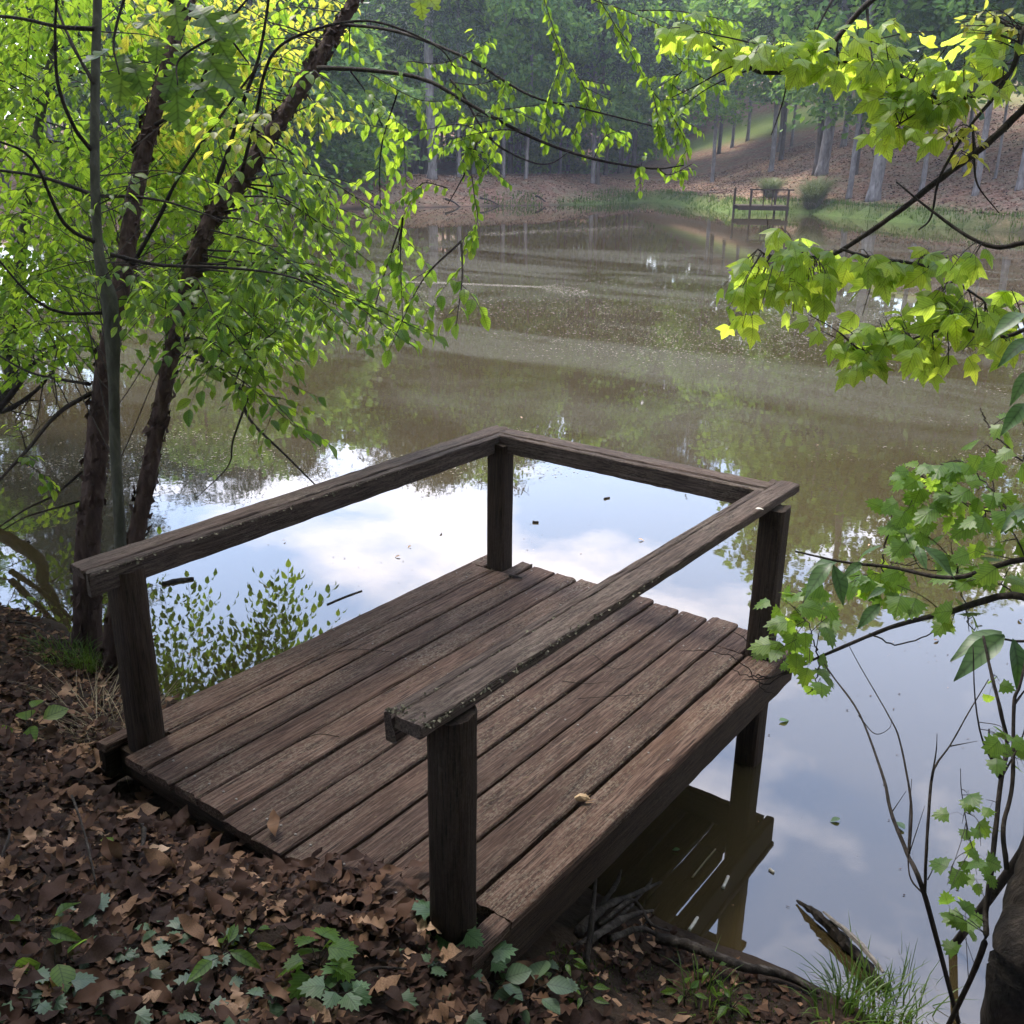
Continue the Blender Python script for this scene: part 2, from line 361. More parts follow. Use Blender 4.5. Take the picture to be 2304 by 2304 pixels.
class Geo:
    def __init__(s): s.V = []; s.F = []; s.n = 0; s.var = []
    def add(s, V, F, var=0.0):
        V = np.asarray(V, float); s.V.append(V); s.F += [[int(i) + s.n for i in f] for f in F]; s.n += len(V)
        s.var.append(np.full(len(V), var) if np.isscalar(var) else np.asarray(var))
    def tube(s, P, r, sides=6, jit=0.0, cap=True):
        P = np.asarray(P, float); n = len(P); r = np.interp(np.linspace(0, 1, n), np.linspace(0, 1, len(r)), r) if not np.isscalar(r) else np.full(n, r)
        T = np.gradient(P, axis=0); T /= (np.linalg.norm(T, axis=1)[:, None] + 1e-9)
        ref = np.array([0, 0, 1.0]) if abs(T[:, 2]).mean() < .8 else np.array([1.0, 0, 0])
        A = np.cross(T, ref); A /= (np.linalg.norm(A, axis=1)[:, None] + 1e-9); B = np.cross(T, A)
        th = np.arange(sides) / sides * 2 * math.pi
        rr = r[:, None] * (1 + (jit * (rng.random((n, sides)) - .5) * 2 if jit else 0))
        V = P[:, None, :] + rr[:, :, None] * (np.cos(th)[None, :, None] * A[:, None, :] + np.sin(th)[None, :, None] * B[:, None, :])
        F = []
        for i in range(n - 1):
            for j in range(sides):
                k = (j + 1) % sides
                F.append([i * sides + j, i * sides + k, (i + 1) * sides + k, (i + 1) * sides + j])
        if cap: F.append(list(range(sides))[::-1]); F.append([(n - 1) * sides + j for j in range(sides)])
        s.add(V.reshape(-1, 3), F)
    def box(s, lo, hi):
        x0, y0, z0 = lo; x1, y1, z1 = hi
        s.add([(x0, y0, z0), (x1, y0, z0), (x1, y1, z0), (x0, y1, z0), (x0, y0, z1), (x1, y0, z1), (x1, y1, z1), (x0, y1, z1)],
              [(0, 3, 2, 1), (4, 5, 6, 7), (0, 1, 5, 4), (1, 2, 6, 5), (2, 3, 7, 6), (3, 0, 4, 7)])
    def mesh(s, name, mat, shade=True, off=None):
        V = np.vstack(s.V)
        if off is not None: V = V - np.asarray(off)
        return new_mesh(name, V, s.F, mat, np.concatenate(s.var), shade)

# ------------------------------------------------------------------ leaf shapes (x across, y along, z up; length 1)
def strip_leaf(widths, curl=0.3, droop=.3, fold=.15, twist=0.0, seed=0):
    r_ = np.random.default_rng(seed); n = len(widths); V = []
    ph = r_.random() * 6
    for i, w in enumerate(widths):
        t = i / (n - 1)
        for sx in (-1, 0, 1):
            x = sx * w * .5; z = fold * abs(x) * 2 - droop * t * t * .5
            a = curl * 2.2 * x
            X = math.sin(a) / (2.2 * curl + 1e-6) if curl else x
            Z = z + (1 - math.cos(a)) / (2.2 * curl + 1e-6) + .06 * twist * math.sin(ph + t * 7) * sx + .05 * twist * math.sin(ph * 2 + t * 11)
            V.append((X, t * (1 - .12 * droop), Z))
    F = []
    for i in range(n - 1):
        for c in (0, 1): F.append((3 * i + c, 3 * i + c + 1, 3 * i + c + 4, 3 * i + c + 3))
    return np.array(V), F
def polar_leaf(pts, droop=.25, cup=.1):
    V = [(0, 0, 0)]; 
    for x, y in pts: V.append((x, y, -droop * (y ** 2) * .6 - cup * abs(x)))
    V.insert(1, (0, .35, -.02))
    n = len(pts); F = []
    for i in range(n - 1): F.append((1, i + 2, i + 3))
    F.append((1, n + 1, 0)); F.append((1, 0, 2))
    return np.array(V, float), F
OV = [strip_leaf([.02, .42, .56, .50, .30, .02], .25, .25 + .2 * k, .12, .2, k) for k in range(3)]
def maple_pts(j=0):
    r_ = np.random.default_rng(j)
    half = [(.10, -.02), (.30, .02), (.46, .22), (.62, .50), (.40, .48), (.26, .52), (.20, .72), (.10, .86)]
    half = [(x * (1 + .12 * (r_.random() - .5)), y + .05 * (r_.random() - .5)) for x, y in half]
    return half + [(0, 1.05)] + [(-x * (1 + .1 * (r_.random() - .5)), y) for x, y in half[::-1]]
MAP = [polar_leaf(maple_pts(k), .3 + .25 * k, .15 + .1 * k) for k in range(3)]
def toothed(j):
    r_ = np.random.default_rng(j); pts = []
    n = 19
    for i in range(n):
        a = -2.35 + 4.7 * i / (n - 1)
        rr = .46 * (1.0 + .12 * math.cos(a * 3)) * (1.2 if i % 2 else .86) * (1 + .1 * (r_.random() - .5))
        pts.append((-math.sin(-a) * rr * 1.05, .42 + math.cos(a) * rr * 1.1))
    return polar_leaf(pts[::-1], .35, .12)
VIN = [toothed(k) for k in range(3)]
OAK = [strip_leaf([.03, .12, .30, .16, .50, .48, .20, .62, .58, .24, .50, .44, .18, .26, .03], .12, .35, .06, .3, 20 + k) for k in range(3)]
HIC = [strip_leaf([.03, .20, .32, .36, .33, .24, .12, .01], .35, .45 + .2 * k, .15, .3, 30 + k) for k in range(3)]
DED = []
for k in range(8):
    r_ = np.random.default_rng(50 + k)
    if k % 2 == 0: w = [.03, .10, .26, .12, .40, .38, .14, .50, .44, .16, .36, .30, .10, .03]
    else: w = [.03, .18, .32, .38, .36, .30, .18, .02]
    w = [a * (.8 + .4 * r_.random()) for a in w]
    DED.append(strip_leaf(w, .15 + .9 * r_.random() ** 2, -.3 + .8 * r_.random(), .08, 1.0, 60 + k))
ROUND = [strip_leaf([.03, .5, .72, .7, .45, .03], .2, .3, .1, .1, 90)]
LEAFSETS = {'OV': OV, 'MAP': MAP, 'VIN': VIN, 'OAK': OAK, 'HIC': HIC, 'DED': DED, 'ROUND': ROUND,
            'FLAKE2': [(np.array([(-.4, 0, 0), (.35, .1, 0), (.3, .9, 0), (-.3, 1, 0)]), [(0, 1, 2, 3)]), (np.array([(-.2, 0, 0), (.2, .1, 0), (.05, 1.3, 0)]), [(0, 1, 2)])]}
_leafmesh = {}
def leaf_mesh(kind, i, mat):
    k = (kind, i, mat)
    if k not in _leafmesh:
        V, F = LEAFSETS[kind][i]; _leafmesh[k] = new_mesh('leaf_blade', V, F, mat, None, kind not in ('MAP', 'VIN', 'OAK'), {'lx': V[:, 0], 'ly': V[:, 1]})
    return _leafmesh[k]
def norm(v): v = np.asarray(v, float); return v / (np.linalg.norm(v, axis=-1, keepdims=True) + 1e-9)
def leaf_batch(name, kind, mat, pos, yd, zd, sc, shade=True, off=(0, 0, 0), var=None):
    T = LEAFSETS[kind]; pos = np.asarray(pos) - np.asarray(off); yd = norm(yd); xd = norm(np.cross(yd, norm(zd))); zd = np.cross(xd, yd); sc = np.asarray(sc)
    Vs = []; Fs = []; vr = []; lxs = []; lys = []; n = 0; which = rng.integers(0, len(T), len(pos)); var = rng.random(len(pos)) if var is None else np.asarray(var)
    for ti, (tv, tf) in enumerate(T):
        idx = np.where(which == ti)[0]
        if not len(idx): continue
        V = pos[idx][:, None, :] + sc[idx][:, None, None] * (tv[None, :, 0:1] * xd[idx][:, None, :] + tv[None, :, 1:2] * yd[idx][:, None, :] + tv[None, :, 2:3] * zd[idx][:, None, :])
        m = len(tv); offs = n + np.arange(len(idx)) * m
        by = {}
        for f in tf: by.setdefault(len(f), []).append(f)
        for ln, fl in by.items():
            fa = np.array(fl)[None] + offs[:, None, None]; Fs += fa.reshape(-1, ln).tolist()
        Vs.append(V.reshape(-1, 3)); vr.append(np.repeat(var[idx], m)); lxs.append(np.tile(tv[:, 0], len(idx))); lys.append(np.tile(tv[:, 1], len(idx))); n += len(idx) * m
    return new_mesh(name, np.vstack(Vs), Fs, mat, np.concatenate(vr), shade, {'lx': np.concatenate(lxs), 'ly': np.concatenate(lys)})

class Plant:
    """one thing: wood parts, single leaves near enough to tell apart, the rest of the foliage as one part"""
    def __init__(s, name, base, label, cat, group=None):
        s.base = np.asarray(base, float); s.root = tag(empty(name, s.base), label, cat, group)
        s.tw = Geo(); s.leaves = {}; s.lines = []
    def trunk(s, P, r, mat, sides=14, n=6, jit=.0, name='trunk'):
        g = Geo(); Q = catmull(P, n); g.tube(Q, r, sides, jit); s.lines.append(Q)
        return obj(name, g.mesh(name, mat, True, s.base), s.root)
    def branch(s, P, r, mat='dark_bark', sides=7, n=6, wob=.0):
        Q = catmull(P, n)
        if wob: Q[1:-1] += (rng.random(Q[1:-1].shape) - .5) * wob
        g = Geo(); g.tube(Q, r, sides, .12); s.lines.append(Q)
        return obj('branch', g.mesh('branch', mat, True, s.base), s.root), Q
    def twig(s, Q, r0, r1=None): s.tw.tube(Q, [r0, r1 if r1 else r0 * .5], 4, 0, False)
    def leaf(s, kind, mat, p, yd, zd, sc): s.leaves.setdefault((kind, mat), []).append((p, yd, zd, sc))
    def leaves_along(s, Q, t0, spacing, size, kind, mat, flat=True, spread=.9, droop=.3):
        seg = np.linalg.norm(np.diff(Q, axis=0), axis=1); cum = np.concatenate([[0], np.cumsum(seg)]); tot = cum[-1]
        d = t0 * tot; side = 1
        while d <= tot + 1e-6:
            i = min(np.searchsorted(cum, d, 'right') - 1, len(Q) - 2); f = (d - cum[i]) / (seg[i] + 1e-9)
            p = Q[i] + (Q[i + 1] - Q[i]) * f; T = norm(Q[i + 1] - Q[i])
            H = norm(np.cross(T, (0, 0, 1))); last = d + spacing > tot
            a = (0 if last else side * spread * (.7 + .6 * rng.random()))
            yd = T * math.cos(a) + H * math.sin(a); yd = norm(yd + np.array([0, 0, -droop * (.4 + 1.2 * rng.random())]))
            zd = norm(np.array([0, 0, 1.0]) + (rng.random(3) - .5) * (.9 if flat else 1.8))
            s.leaf(kind, mat, p + yd * size * .12, yd, zd, size * (.65 + .6 * rng.random())); side = -side
            d += spacing * (.7 + .6 * rng.random())
    def spray(s, P0, P1, r0, size, kind, mat, spacing=None, sag=.1, lift=.1, t0=.3, sub=True, droop=.3, subscale=1.0):
        P0 = np.asarray(P0, float); P1 = np.asarray(P1, float); ln = np.linalg.norm(P1 - P0); spacing = spacing or size * .62
        mid = (P0 + P1) / 2 + np.array([0, 0, lift * ln]) + (rng.random(3) - .5) * .15 * ln
        Q = catmull([P0, mid, P1 - np.array([0, 0, sag * ln * .3]), ], 7); s.twig(Q, r0, r0 * .35)
        s.leaves_along(Q, t0, spacing, size, kind, mat, droop=droop)
        if sub:
            n = max(3, int(ln * (1 - t0) / (size * 1.7))); side = 1
            for k in range(n):
                t = t0 + (1 - t0) * (k + .3) / n * .92; i = min(int(t * (len(Q) - 1)), len(Q) - 2); p = Q[i] + (Q[i + 1] - Q[i]) * (t * (len(Q) - 1) - i); T = norm(Q[i + 1] - Q[i])
                H = norm(np.cross(T, (0, 0, 1))); a = side * (.7 + .35 * rng.random()); sl = subscale * ((1 - t) * ln * .38 + size * 2.2) * (.7 + .6 * rng.random())
                dd = norm(T * math.cos(a) + H * math.sin(a) + np.array([0, 0, -.12 - .2 * rng.random()]))
                e = p + dd * sl; q = catmull([p, (p + e) / 2 + np.array([0, 0, .04 * sl]), e - np.array([0, 0, .08 * sl])], 3)
                s.twig(q, r0 * .35, r0 * .15); s.leaves_along(q, .12, spacing, size, kind, mat, droop=droop); side = -side
    def nearest(s, p, zmin=None):
        best = None
        for Q in s.lines:
            d = np.linalg.norm(Q - p, axis=1) + np.maximum(Q[:, 2] - p[2], 0) * .0
            i = int(np.argmin(d))
            if best is None or d[i] < best[0]: best = (d[i], Q[i])
        return best[1]
    def finish(s, twig_mat='dark_bark', nleaf=280):
        if s.tw.n: tag(obj('twigs', s.tw.mesh('twigs', twig_mat, True, s.base), s.root), kind='stuff')
        tot = []
        for key, lst in s.leaves.items():
            for i, l in enumerate(lst):
                x, y, z = project(l[0]); vis = (z > .1) and (-20 < x < 1952) and (-20 < y < 1952)
                tot.append((-(l[3] / max(z, .1)) if vis else 1.0, key, i))
        tot.sort(key=lambda a: a[0]); singles = set((k, i) for q, k, i in tot[:nleaf] if q < 0)
        for key, lst in s.leaves.items():
            rest = [l for i, l in enumerate(lst) if (key, i) not in singles]
            for i, l in enumerate(lst):
                if (key, i) in singles:
                    o = bpy.data.objects.new('leaf', leaf_mesh(key[0], int(rng.integers(0, len(LEAFSETS[key[0]]))), key[1])); COL.objects.link(o); o.parent = s.root
                    o.matrix_basis = basis(np.asarray(l[0]) - s.base, np.asarray(l[1]), np.asarray(l[2]), l[3])
            if rest:
                a = [np.array([l[k] for l in rest]) for k in range(4)]
                tag(obj('foliage', leaf_batch('foliage', key[0], key[1], a[0], a[1], a[2], a[3], key[0] not in ('MAP', 'VIN', 'OAK'), s.base), s.root), kind='stuff')
        return s.root

# ------------------------------------------------------------------ ground sheet
def axis(lo, hi, c0, c1, fine, grow, cap1, lim, far):
    a = list(np.arange(c0, c1 + 1e-6, fine)); d = fine; x = c1
    up = []
    while x < hi:
        d = min(d * grow, cap1) if x - c1 < lim else d * 1.25
        x += d; up.append(x)
    d = fine; x = c0; dn = []
    while x > lo:
        d = min(d * grow, cap1) if c0 - x < lim else d * 1.25
        x -= d; dn.append(x)
    return np.array(dn[::-1] + a + up)
gx = axis(-500, 500, -3.2, 3.6, .06, 1.08, .9, 75, 0); gy = axis(-500, 500, -1.8, 1.6, .06, 1.08, .9, 85, 0)
X, Y = np.meshgrid(gx, gy); Z = terrain(X, Y)
nxg, nyg = len(gx), len(gy); I = np.arange(nxg * nyg).reshape(nyg, nxg)
FQ = np.stack([I[:-1, :-1], I[:-1, 1:], I[1:, 1:], I[1:, :-1]], -1).reshape(-1, 4)
Uc, Vc = xy2uv(X, Y); Sd = shore_sd(X, Y)
dist = np.hypot(Uc, Vc)
straw = smooth(12, 25, dist) * smooth(.15, .9, Sd + .8 * fbm(X * .8, Y * .8))
lawn = .8 * smooth(18, 20, Sd + 3 * fbm(X * .1, Y * .1)) * smooth(11, 13, Uc) * smooth(38, 26, Uc) * smooth(40, 55, Vc) * smooth(27, 23, Sd)
lawn = np.maximum(lawn, .4 * smooth(.2, .6, Sd) * smooth(8, 12, Uc) * smooth(1.7, .7, Sd + 1.6 * fbm(X * .5, Y * .5)) * smooth(25, 38, Vc))
lawn = np.maximum(lawn, .6 * smooth(2.2, .8, Sd + 2.5 * fbm(X * .4, Y * .4)) * smooth(40, 50, Vc) * smooth(2, 4, Uc))
ground = obj('ground', new_mesh('ground', np.stack([X, Y, Z], -1).reshape(-1, 3), FQ, 'ground', None, True, {'lawn': lawn.ravel(), 'straw': straw.ravel()}))
tag(ground, kind='structure')

# ------------------------------------------------------------------ water: one flat sheet filling the pond basin
g = Geo(); cxp, cyp = _wx.mean(), _wy.mean()
cx2, cy2 = _wx.min() - 6, _wy.min() - 6
wx = np.linspace(_wx.min() - 4, _wx.max() + 4, 3); wy = np.linspace(_wy.min() - 3, _wy.max() + 4, 3)
WX, WY = np.meshgrid(wx, wy); Iw = np.arange(9).reshape(3, 3)
pond = obj('pond_water', new_mesh('pond_water', np.stack([WX, WY, 0 * WX], -1).reshape(-1, 3), np.stack([Iw[:-1, :-1], Iw[:-1, 1:], Iw[1:, 1:], Iw[1:, :-1]], -1).reshape(-1, 4), 'water', None, False))
tag(pond, kind='structure')

# ------------------------------------------------------------------ the dock
DZ = .571; BW = .1524; DL = 2.443
def timber(lo, hi, axis_, seed, edge=.006, nseg=30, taper_noise=.0016, ragged=.012, twist=0.0):
    """a weathered board: bevelled section swept along its long axis, edges worn uneven, ends ragged"""
    r_ = np.random.default_rng(seed); lo = np.array(lo, float); hi = np.array(hi, float); a = axis_; b, c = [i for i in range(3) if i != a]
    hb, hc = (hi[b] - lo[b]) / 2, (hi[c] - lo[c]) / 2; e = min(edge, hb * .9, hc * .9); nc = 5 if edge > .03 else (3 if edge > .015 else 2)
    sec = []
    for sx, sy_, a0 in ((1, 1, 0), (-1, 1, 90), (-1, -1, 180), (1, -1, 270)):
        for k in range(nc):
            an = math.radians(a0 + 90 * k / (nc - 1)); sec.append((sx * (hb - e) + e * math.cos(an), sy_ * (hc - e) + e * math.sin(an)))
        if sy_ == 1 and sx == 1:
            for t in (.66, .33, 0, -.33, -.66): sec.append((t * (hb - e), hc))
    sec = np.array(sec); m = len(sec); T = np.linspace(0, 1, nseg); V = np.zeros((nseg, m, 3)); ln = hi[a] - lo[a]
    wob = np.cumsum(r_.normal(0, 1, nseg)); wob = (wob - wob.mean()) / (abs(wob).max() + 1e-6) * taper_noise
    for i, t in enumerate(T):
        jit = r_.normal(0, taper_noise * .45, (m, 2))
        V[i, :, b] = (lo[b] + hi[b]) / 2 + sec[:, 0] + jit[:, 0] + wob[i]
        V[i, :, c] = (lo[c] + hi[c]) / 2 + sec[:, 1] + jit[:, 1] + .5 * wob[::-1][i]
        V[i, :, a] = lo[a] + t * ln + (r_.normal(0, ragged * .3, m) if i in (0, nseg - 1) else 0)
    F = []
    for i in range(nseg - 1):
        for j in range(m):
            k = (j + 1) % m; q = [i * m + j, i * m + k, (i + 1) * m + k, (i + 1) * m + j]
            F.append(q if a != 1 else q[::-1])
    e0 = list(range(m)); e1 = [(nseg - 1) * m + j for j in range(m)]
    F.append(e0[::-1] if a != 1 else e0); F.append(e1 if a != 1 else e1[::-1])
    return V.reshape(-1, 3), F
def board(name, lo, hi, axis_, seed, mat, parent, base, **kw):
    V, F = timber(lo, hi, axis_, seed, **kw); c = (np.array(lo) + np.array(hi)) / 2
    V = V - c
    if axis_ == 2: V = V[:, [0, 2, 1]]; rot = (math.pi / 2, 0, 0)
    elif axis_ == 0: V = V[:, [1, 0, 2]]; rot = (0, 0, -math.pi / 2)
    else: rot = (0, 0, 0)
    # local y always runs along the grain
    if axis_ == 2: V = V * np.array([1, 1, -1])
    if axis_ == 0: V = V * np.array([-1, 1, 1])
    o = obj(name, new_mesh(name, V, F, mat, None, False), parent, c - base); o.rotation_euler = rot
    me = o.data
    return o
dock_base = np.array([.9, .9, 0.0])
dock = tag(empty('wooden_dock', dock_base), 'weathered brown wooden fishing dock with railing reaching over the near bank', 'dock')
PS = .112                                            # post width
def post_at(x, y, z0, z1, seed, edge=.020):
    w = .064 if edge > .03 else PS / 2
    return board('post', (x - w, y - w, z0), (x + w, y + w, z1), 2, seed, 'post', dock, dock_base, edge=edge, nseg=16, taper_noise=.0015)
RH = DZ + .7485
XL, XR, YF = .20, 1.655, 2.30                       # post centre lines
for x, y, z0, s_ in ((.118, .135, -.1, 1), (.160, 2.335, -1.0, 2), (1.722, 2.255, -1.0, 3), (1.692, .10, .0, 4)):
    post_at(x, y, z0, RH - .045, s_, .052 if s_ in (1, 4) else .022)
rs = np.random.default_rng(4)
for i in range(12):
    x0 = i * BW + .0065 + rs.normal(0, .0015); x1 = (i + 1) * BW - .007 + rs.normal(0, .0015)
    dy0, dy1 = rs.normal(0, .010), rs.normal(0, .012); dz = rs.normal(0, .0025)
    lo, hi = [x0, dy0, DZ - .038 + dz], [x1, DL + dy1, DZ + dz]
    if i == 0:      # the edge planks are notched round the posts
        board('plank', (-.004, .20, lo[2]), (.149, 2.265, hi[2]), 1, 100, 'deck', dock, dock_base)
        board('plank', (-.003, .0, lo[2]), (.052, .196, hi[2]), 1, 120, 'deck', dock, dock_base, nseg=5)
        board('plank', (-.003, 2.27, lo[2]), (.094, DL + .01, hi[2]), 1, 122, 'deck', dock, dock_base, nseg=5)
    elif i == 1:
        board('plank', (.181, dy0, lo[2]), (.299, 2.265, hi[2]), 1, 101, 'deck', dock, dock_base)
        board('plank', (.224, 2.270, lo[2]), (.299, DL + .01, hi[2]), 1, 121, 'deck', dock, dock_base, nseg=5)
        board('plank', (.157, .205, lo[2]), (.179, 2.262, hi[2] - .001), 1, 131, 'deck', dock, dock_base, edge=.003)
    elif i == 10:
        board('plank', (x0, .17, lo[2]), (x1, 2.19, hi[2]), 1, 110, 'deck', dock, dock_base)
        board('plank', (x0, dy0, lo[2]), (1.628, .166, hi[2]), 1, 160, 'deck', dock, dock_base, nseg=5)
        board('plank', (x0, 2.195, lo[2]), (1.656, DL + dy1, hi[2]), 1, 161, 'deck', dock, dock_base, nseg=5)
    elif i == 11:
        board('plank', (x0 + .004, .20, lo[2]), (1.832, 2.185, hi[2]), 1, 111, 'deck', dock, dock_base)
        board('plank', (1.765, -.02, lo[2]), (1.831, .195, hi[2]), 1, 141, 'deck', dock, dock_base, nseg=5)
        board('plank', (1.786, 2.19, lo[2]), (1.831, DL, hi[2]), 1, 151, 'deck', dock, dock_base, nseg=6)
    else:
        board('plank', lo, hi, 1, 100 + i, 'deck', dock, dock_base)
# rim boards and joists under the planks
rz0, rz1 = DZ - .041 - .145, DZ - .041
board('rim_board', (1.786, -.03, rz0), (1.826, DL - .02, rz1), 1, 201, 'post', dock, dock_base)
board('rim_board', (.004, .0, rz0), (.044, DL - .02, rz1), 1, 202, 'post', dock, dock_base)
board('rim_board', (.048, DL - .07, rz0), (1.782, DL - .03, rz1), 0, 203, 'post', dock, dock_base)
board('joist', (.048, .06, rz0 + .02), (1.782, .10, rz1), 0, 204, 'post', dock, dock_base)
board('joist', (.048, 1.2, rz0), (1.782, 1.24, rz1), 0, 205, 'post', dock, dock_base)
# railing: a flat cap over the posts and a board on edge on the inner side
def rail(p0, p1, inner, seed):
    """p0, p1: centre line of the cap on the ground plan; inner: sign of the side the edge board is on"""
    p0 = np.array(p0, float); p1 = np.array(p1, float); ax = 1 if abs(p1[1] - p0[1]) > abs(p1[0] - p0[0]) else 0; o = 1 - ax
    lo = np.minimum(p0, p1); hi = np.maximum(p0, p1); c = lo[o]
    lo3 = [0, 0, 0]; hi3 = [0, 0, 0]; lo3[ax], hi3[ax] = lo[ax], hi[ax]
    lo3[o], hi3[o] = c - .047, c + .047; lo3[2], hi3[2] = RH - .040, RH
    board('rail_cap', lo3, hi3, ax, seed, 'rail', dock, dock_base, edge=.005, taper_noise=.0022, nseg=44, ragged=.02)
    a, b = (c + .051, c + .089) if inner > 0 else (c - .089, c - .051)
    lo3[o], hi3[o] = a, b; lo3[2], hi3[2] = RH - .094, RH - .004
    board('rail_board', lo3, hi3, ax, seed + 1, 'rail', dock, dock_base, edge=.005, taper_noise=.0018, nseg=44, ragged=.02)
xl = .075; xr = 1.680; yf = 2.408
rail((xl, -.02), (xl, yf + .05), 1, 301)
rail((xl + .052, yf), (xr - .052, yf), -1, 303)
rail((xr, -.06), (xr, yf + .10), -1, 305)
# shim that carries the left cap on its post
r_ = np.random.default_rng(8); planks = [o for o in dock.children if o.name.startswith('plank')]
for o in planks:
    c = np.array(o.location) + dock_base; xs = np.array([v.co.x for v in o.data.vertices]); ys = np.array([v.co.y for v in o.data.vertices])
    if ys.max() - ys.min() < 1 or xs.max() - xs.min() < .05: continue
    nl = Geo()
    for yy in (.085, 1.22, 2.10, 2.385):
        for dx in (-.04, .04):
            p = (dx + r_.normal(0, .005), yy - c[1] + r_.normal(0, .008))
            if not ys.min() + .02 < p[1] < ys.max() - .02: continue
            q = np.linspace(0, 6.283, 7)[:-1]; V = [(p[0] + .0045 * math.cos(a_), p[1] + .0045 * math.sin(a_), .0215 + .001) for a_ in q] + [(p[0] + .005 * math.cos(a_), p[1] + .005 * math.sin(a_), .014) for a_ in q]
            nl.add(V, [list(range(6))] + [[i + 6, (i + 1) % 6 + 6, (i + 1) % 6, i] for i in range(6)])
    if nl.n: tag(obj('nails', nl.mesh('nails', 'cone', False), o), kind='stuff')

# ------------------------------------------------------------------ far dock across the pond
fb = ground_hit(1440, 400); FDv = 54.5; fu, fv = 12.7, 54.2
fx, fy = uv2xy(fu, fv); fbase = np.array([fx, fy, 0.0])
fdk = tag(empty('small_dock', fbase), 'small grey wooden dock with open railing on the grassy bank across the pond', 'dock')
def uvb(name, u0, u1, v0, v1, z0, z1, mat, par):
    g = Geo(); P = []
    for z in (z0, z1):
        for (u, v) in ((u0, v0), (u1, v0), (u1, v1), (u0, v1)):
            x, y = uv2xy(fu + u, fv + v); P.append((x, y, z - .10))
    g.add(P, [(0, 3, 2, 1), (4, 5, 6, 7), (0, 1, 5, 4), (1, 2, 6, 5), (2, 3, 7, 6), (3, 0, 4, 7)])
    return obj(name, g.mesh(name, mat, False, fbase), par)
for i in range(9):
    uvb('plank', -1.22, 1.35, i * .15 - .62, i * .15 - .485, .55, .59, 'rail', fdk)
for v0 in (-.66, .72): uvb('rim_board', -1.25, 1.38, v0, v0 + .04, .35, .548, 'post', fdk)
for (u, v) in ((-1.22, .55), (-.62, -.60), (.93, .55)):
    uvb('post', u - .05, u + .05, v - .05, v + .05, -.6, 1.33, 'post', fdk)
for u, v in ((1.30, -.60), ): uvb('post', u - .05, u + .05, v - .05, v + .05, -.3, 1.33, 'post', fdk)
for u in (.03, .48): uvb('baluster', u - .025, u + .025, -.63, -.57, .592, 1.33, 'post', fdk)
uvb('rail', -.70, 1.55, -.66, -.54, 1.332, 1.40, 'post', fdk)
uvb('rail', -1.28, -1.16, .49, .62, 1.33, 1.38, 'post', fdk)
# ------------------------------------------------------------------ woods round the pond
def crown_proto(kind, seed, n_clump, per, size):
    r_ = np.random.default_rng(seed); P = []; Yd = []; Zd = []
    for c in range(n_clump):
        t = r_.random(); a = r_.random() * 6.283
        if kind == 'pine':
            z = .42 + .58 * t; R = .20 * (1 - .75 * (t ** 1.4)) * (.4 + .8 * r_.random()); cr = np.array([.07, .07, .03])
        elif kind == 'bush':
            z = .06 + .9 * t; R = .34 * math.sqrt(max(.05, 1 - (2 * abs(t - .42)) ** 2)) * (.5 + .6 * r_.random()); cr = np.array([.11, .11, .05])
        else:
            z = .24 + .74 * t; R = .27 * math.sqrt(max(.04, 1 - (2 * abs(t - .45)) ** 2)) * (.45 + .65 * r_.random()); cr = np.array([.085, .085, .035])
        ctr = np.array([R * math.cos(a), R * math.sin(a), z]); m = int(per * (.5 + r_.random()))
        q = r_.normal(0, .5, (m, 3)) * cr; q[:, 2] -= .25 * (q[:, 0] ** 2 + q[:, 1] ** 2) / .05 * .5
        P.append(ctr + q); d = norm(r_.normal(0, 1, (m, 3)) + np.array([math.cos(a), math.sin(a), -.4])); Yd.append(d); Zd.append(norm(r_.normal(0, .5, (m, 3)) + np.array([0, 0, 1])))
    return np.vstack(P), np.vstack(Yd), np.vstack(Zd)
LEAFSETS['CARD'] = [(np.array([(0, 0, 0), (.32, .45, .08), (0, 1, -.05), (-.32, .45, .08)]), [(0, 1, 2), (0, 2, 3)]),
                    (np.array([(0, 0, 0), (.25, .3, .05), (.4, .75, -.04), (0, 1, -.05), (-.3, .6, .08)]), [(0, 1, 2, 3), (0, 3, 4)])]
LEAFSETS['NEEDLE'] = [(np.array([(-.06, 0, 0), (.06, 0, 0), (.02, 1, -.1), (-.02, 1, -.1)]), [(0, 1, 2, 3)]), (np.array([(0, 0, -.08), (0, 0, .08), (.03, 1, -.1)]), [(0, 1, 2)])]
PROTO = {'broad': [], 'bush': [], 'pine': []}
def mkproto(kind, seed, ncl, per, sc, lset, mat):
    P, Yd, Zd = crown_proto(kind, seed, ncl, per, sc)
    s_ = sc * (.6 + .8 * rng.random(len(P)))
    return leaf_batch('crown', lset, mat, P, Yd, Zd, s_, False)
for k in range(4): PROTO['broad'].append(mkproto('broad', 200 + k, 70, 85, .022, 'CARD', 'far_leaf'))
for k in range(3): PROTO['bush'].append(mkproto('bush', 220 + k, 60, 90, .034, 'CARD', 'far_leaf'))
for k in range(3): PROTO['pine'].append(mkproto('pine', 240 + k, 75, 110, .030, 'NEEDLE', 'pine_leaf'))
def limbs_geo(g, P0, H, R, seed, kind):
    r_ = np.random.default_rng(seed)
    for k in range(7 if kind != 'pine' else 9):
        t = .3 + .55 * r_.random(); a = r_.random() * 6.28; p = P0 + np.array([0, 0, H * t]); ln = H * (.16 if kind != 'pine' else .09) * (.6 + .7 * r_.random())
        e = p + np.array([math.cos(a) * ln, math.sin(a) * ln, ln * (.5 if kind != 'pine' else .05)]); g.tube(catmull([p, (p + e) / 2 + [0, 0, .08 * ln], e], 2), [R * .35 * (1 - t * .6), R * .1], 4, 0, False)
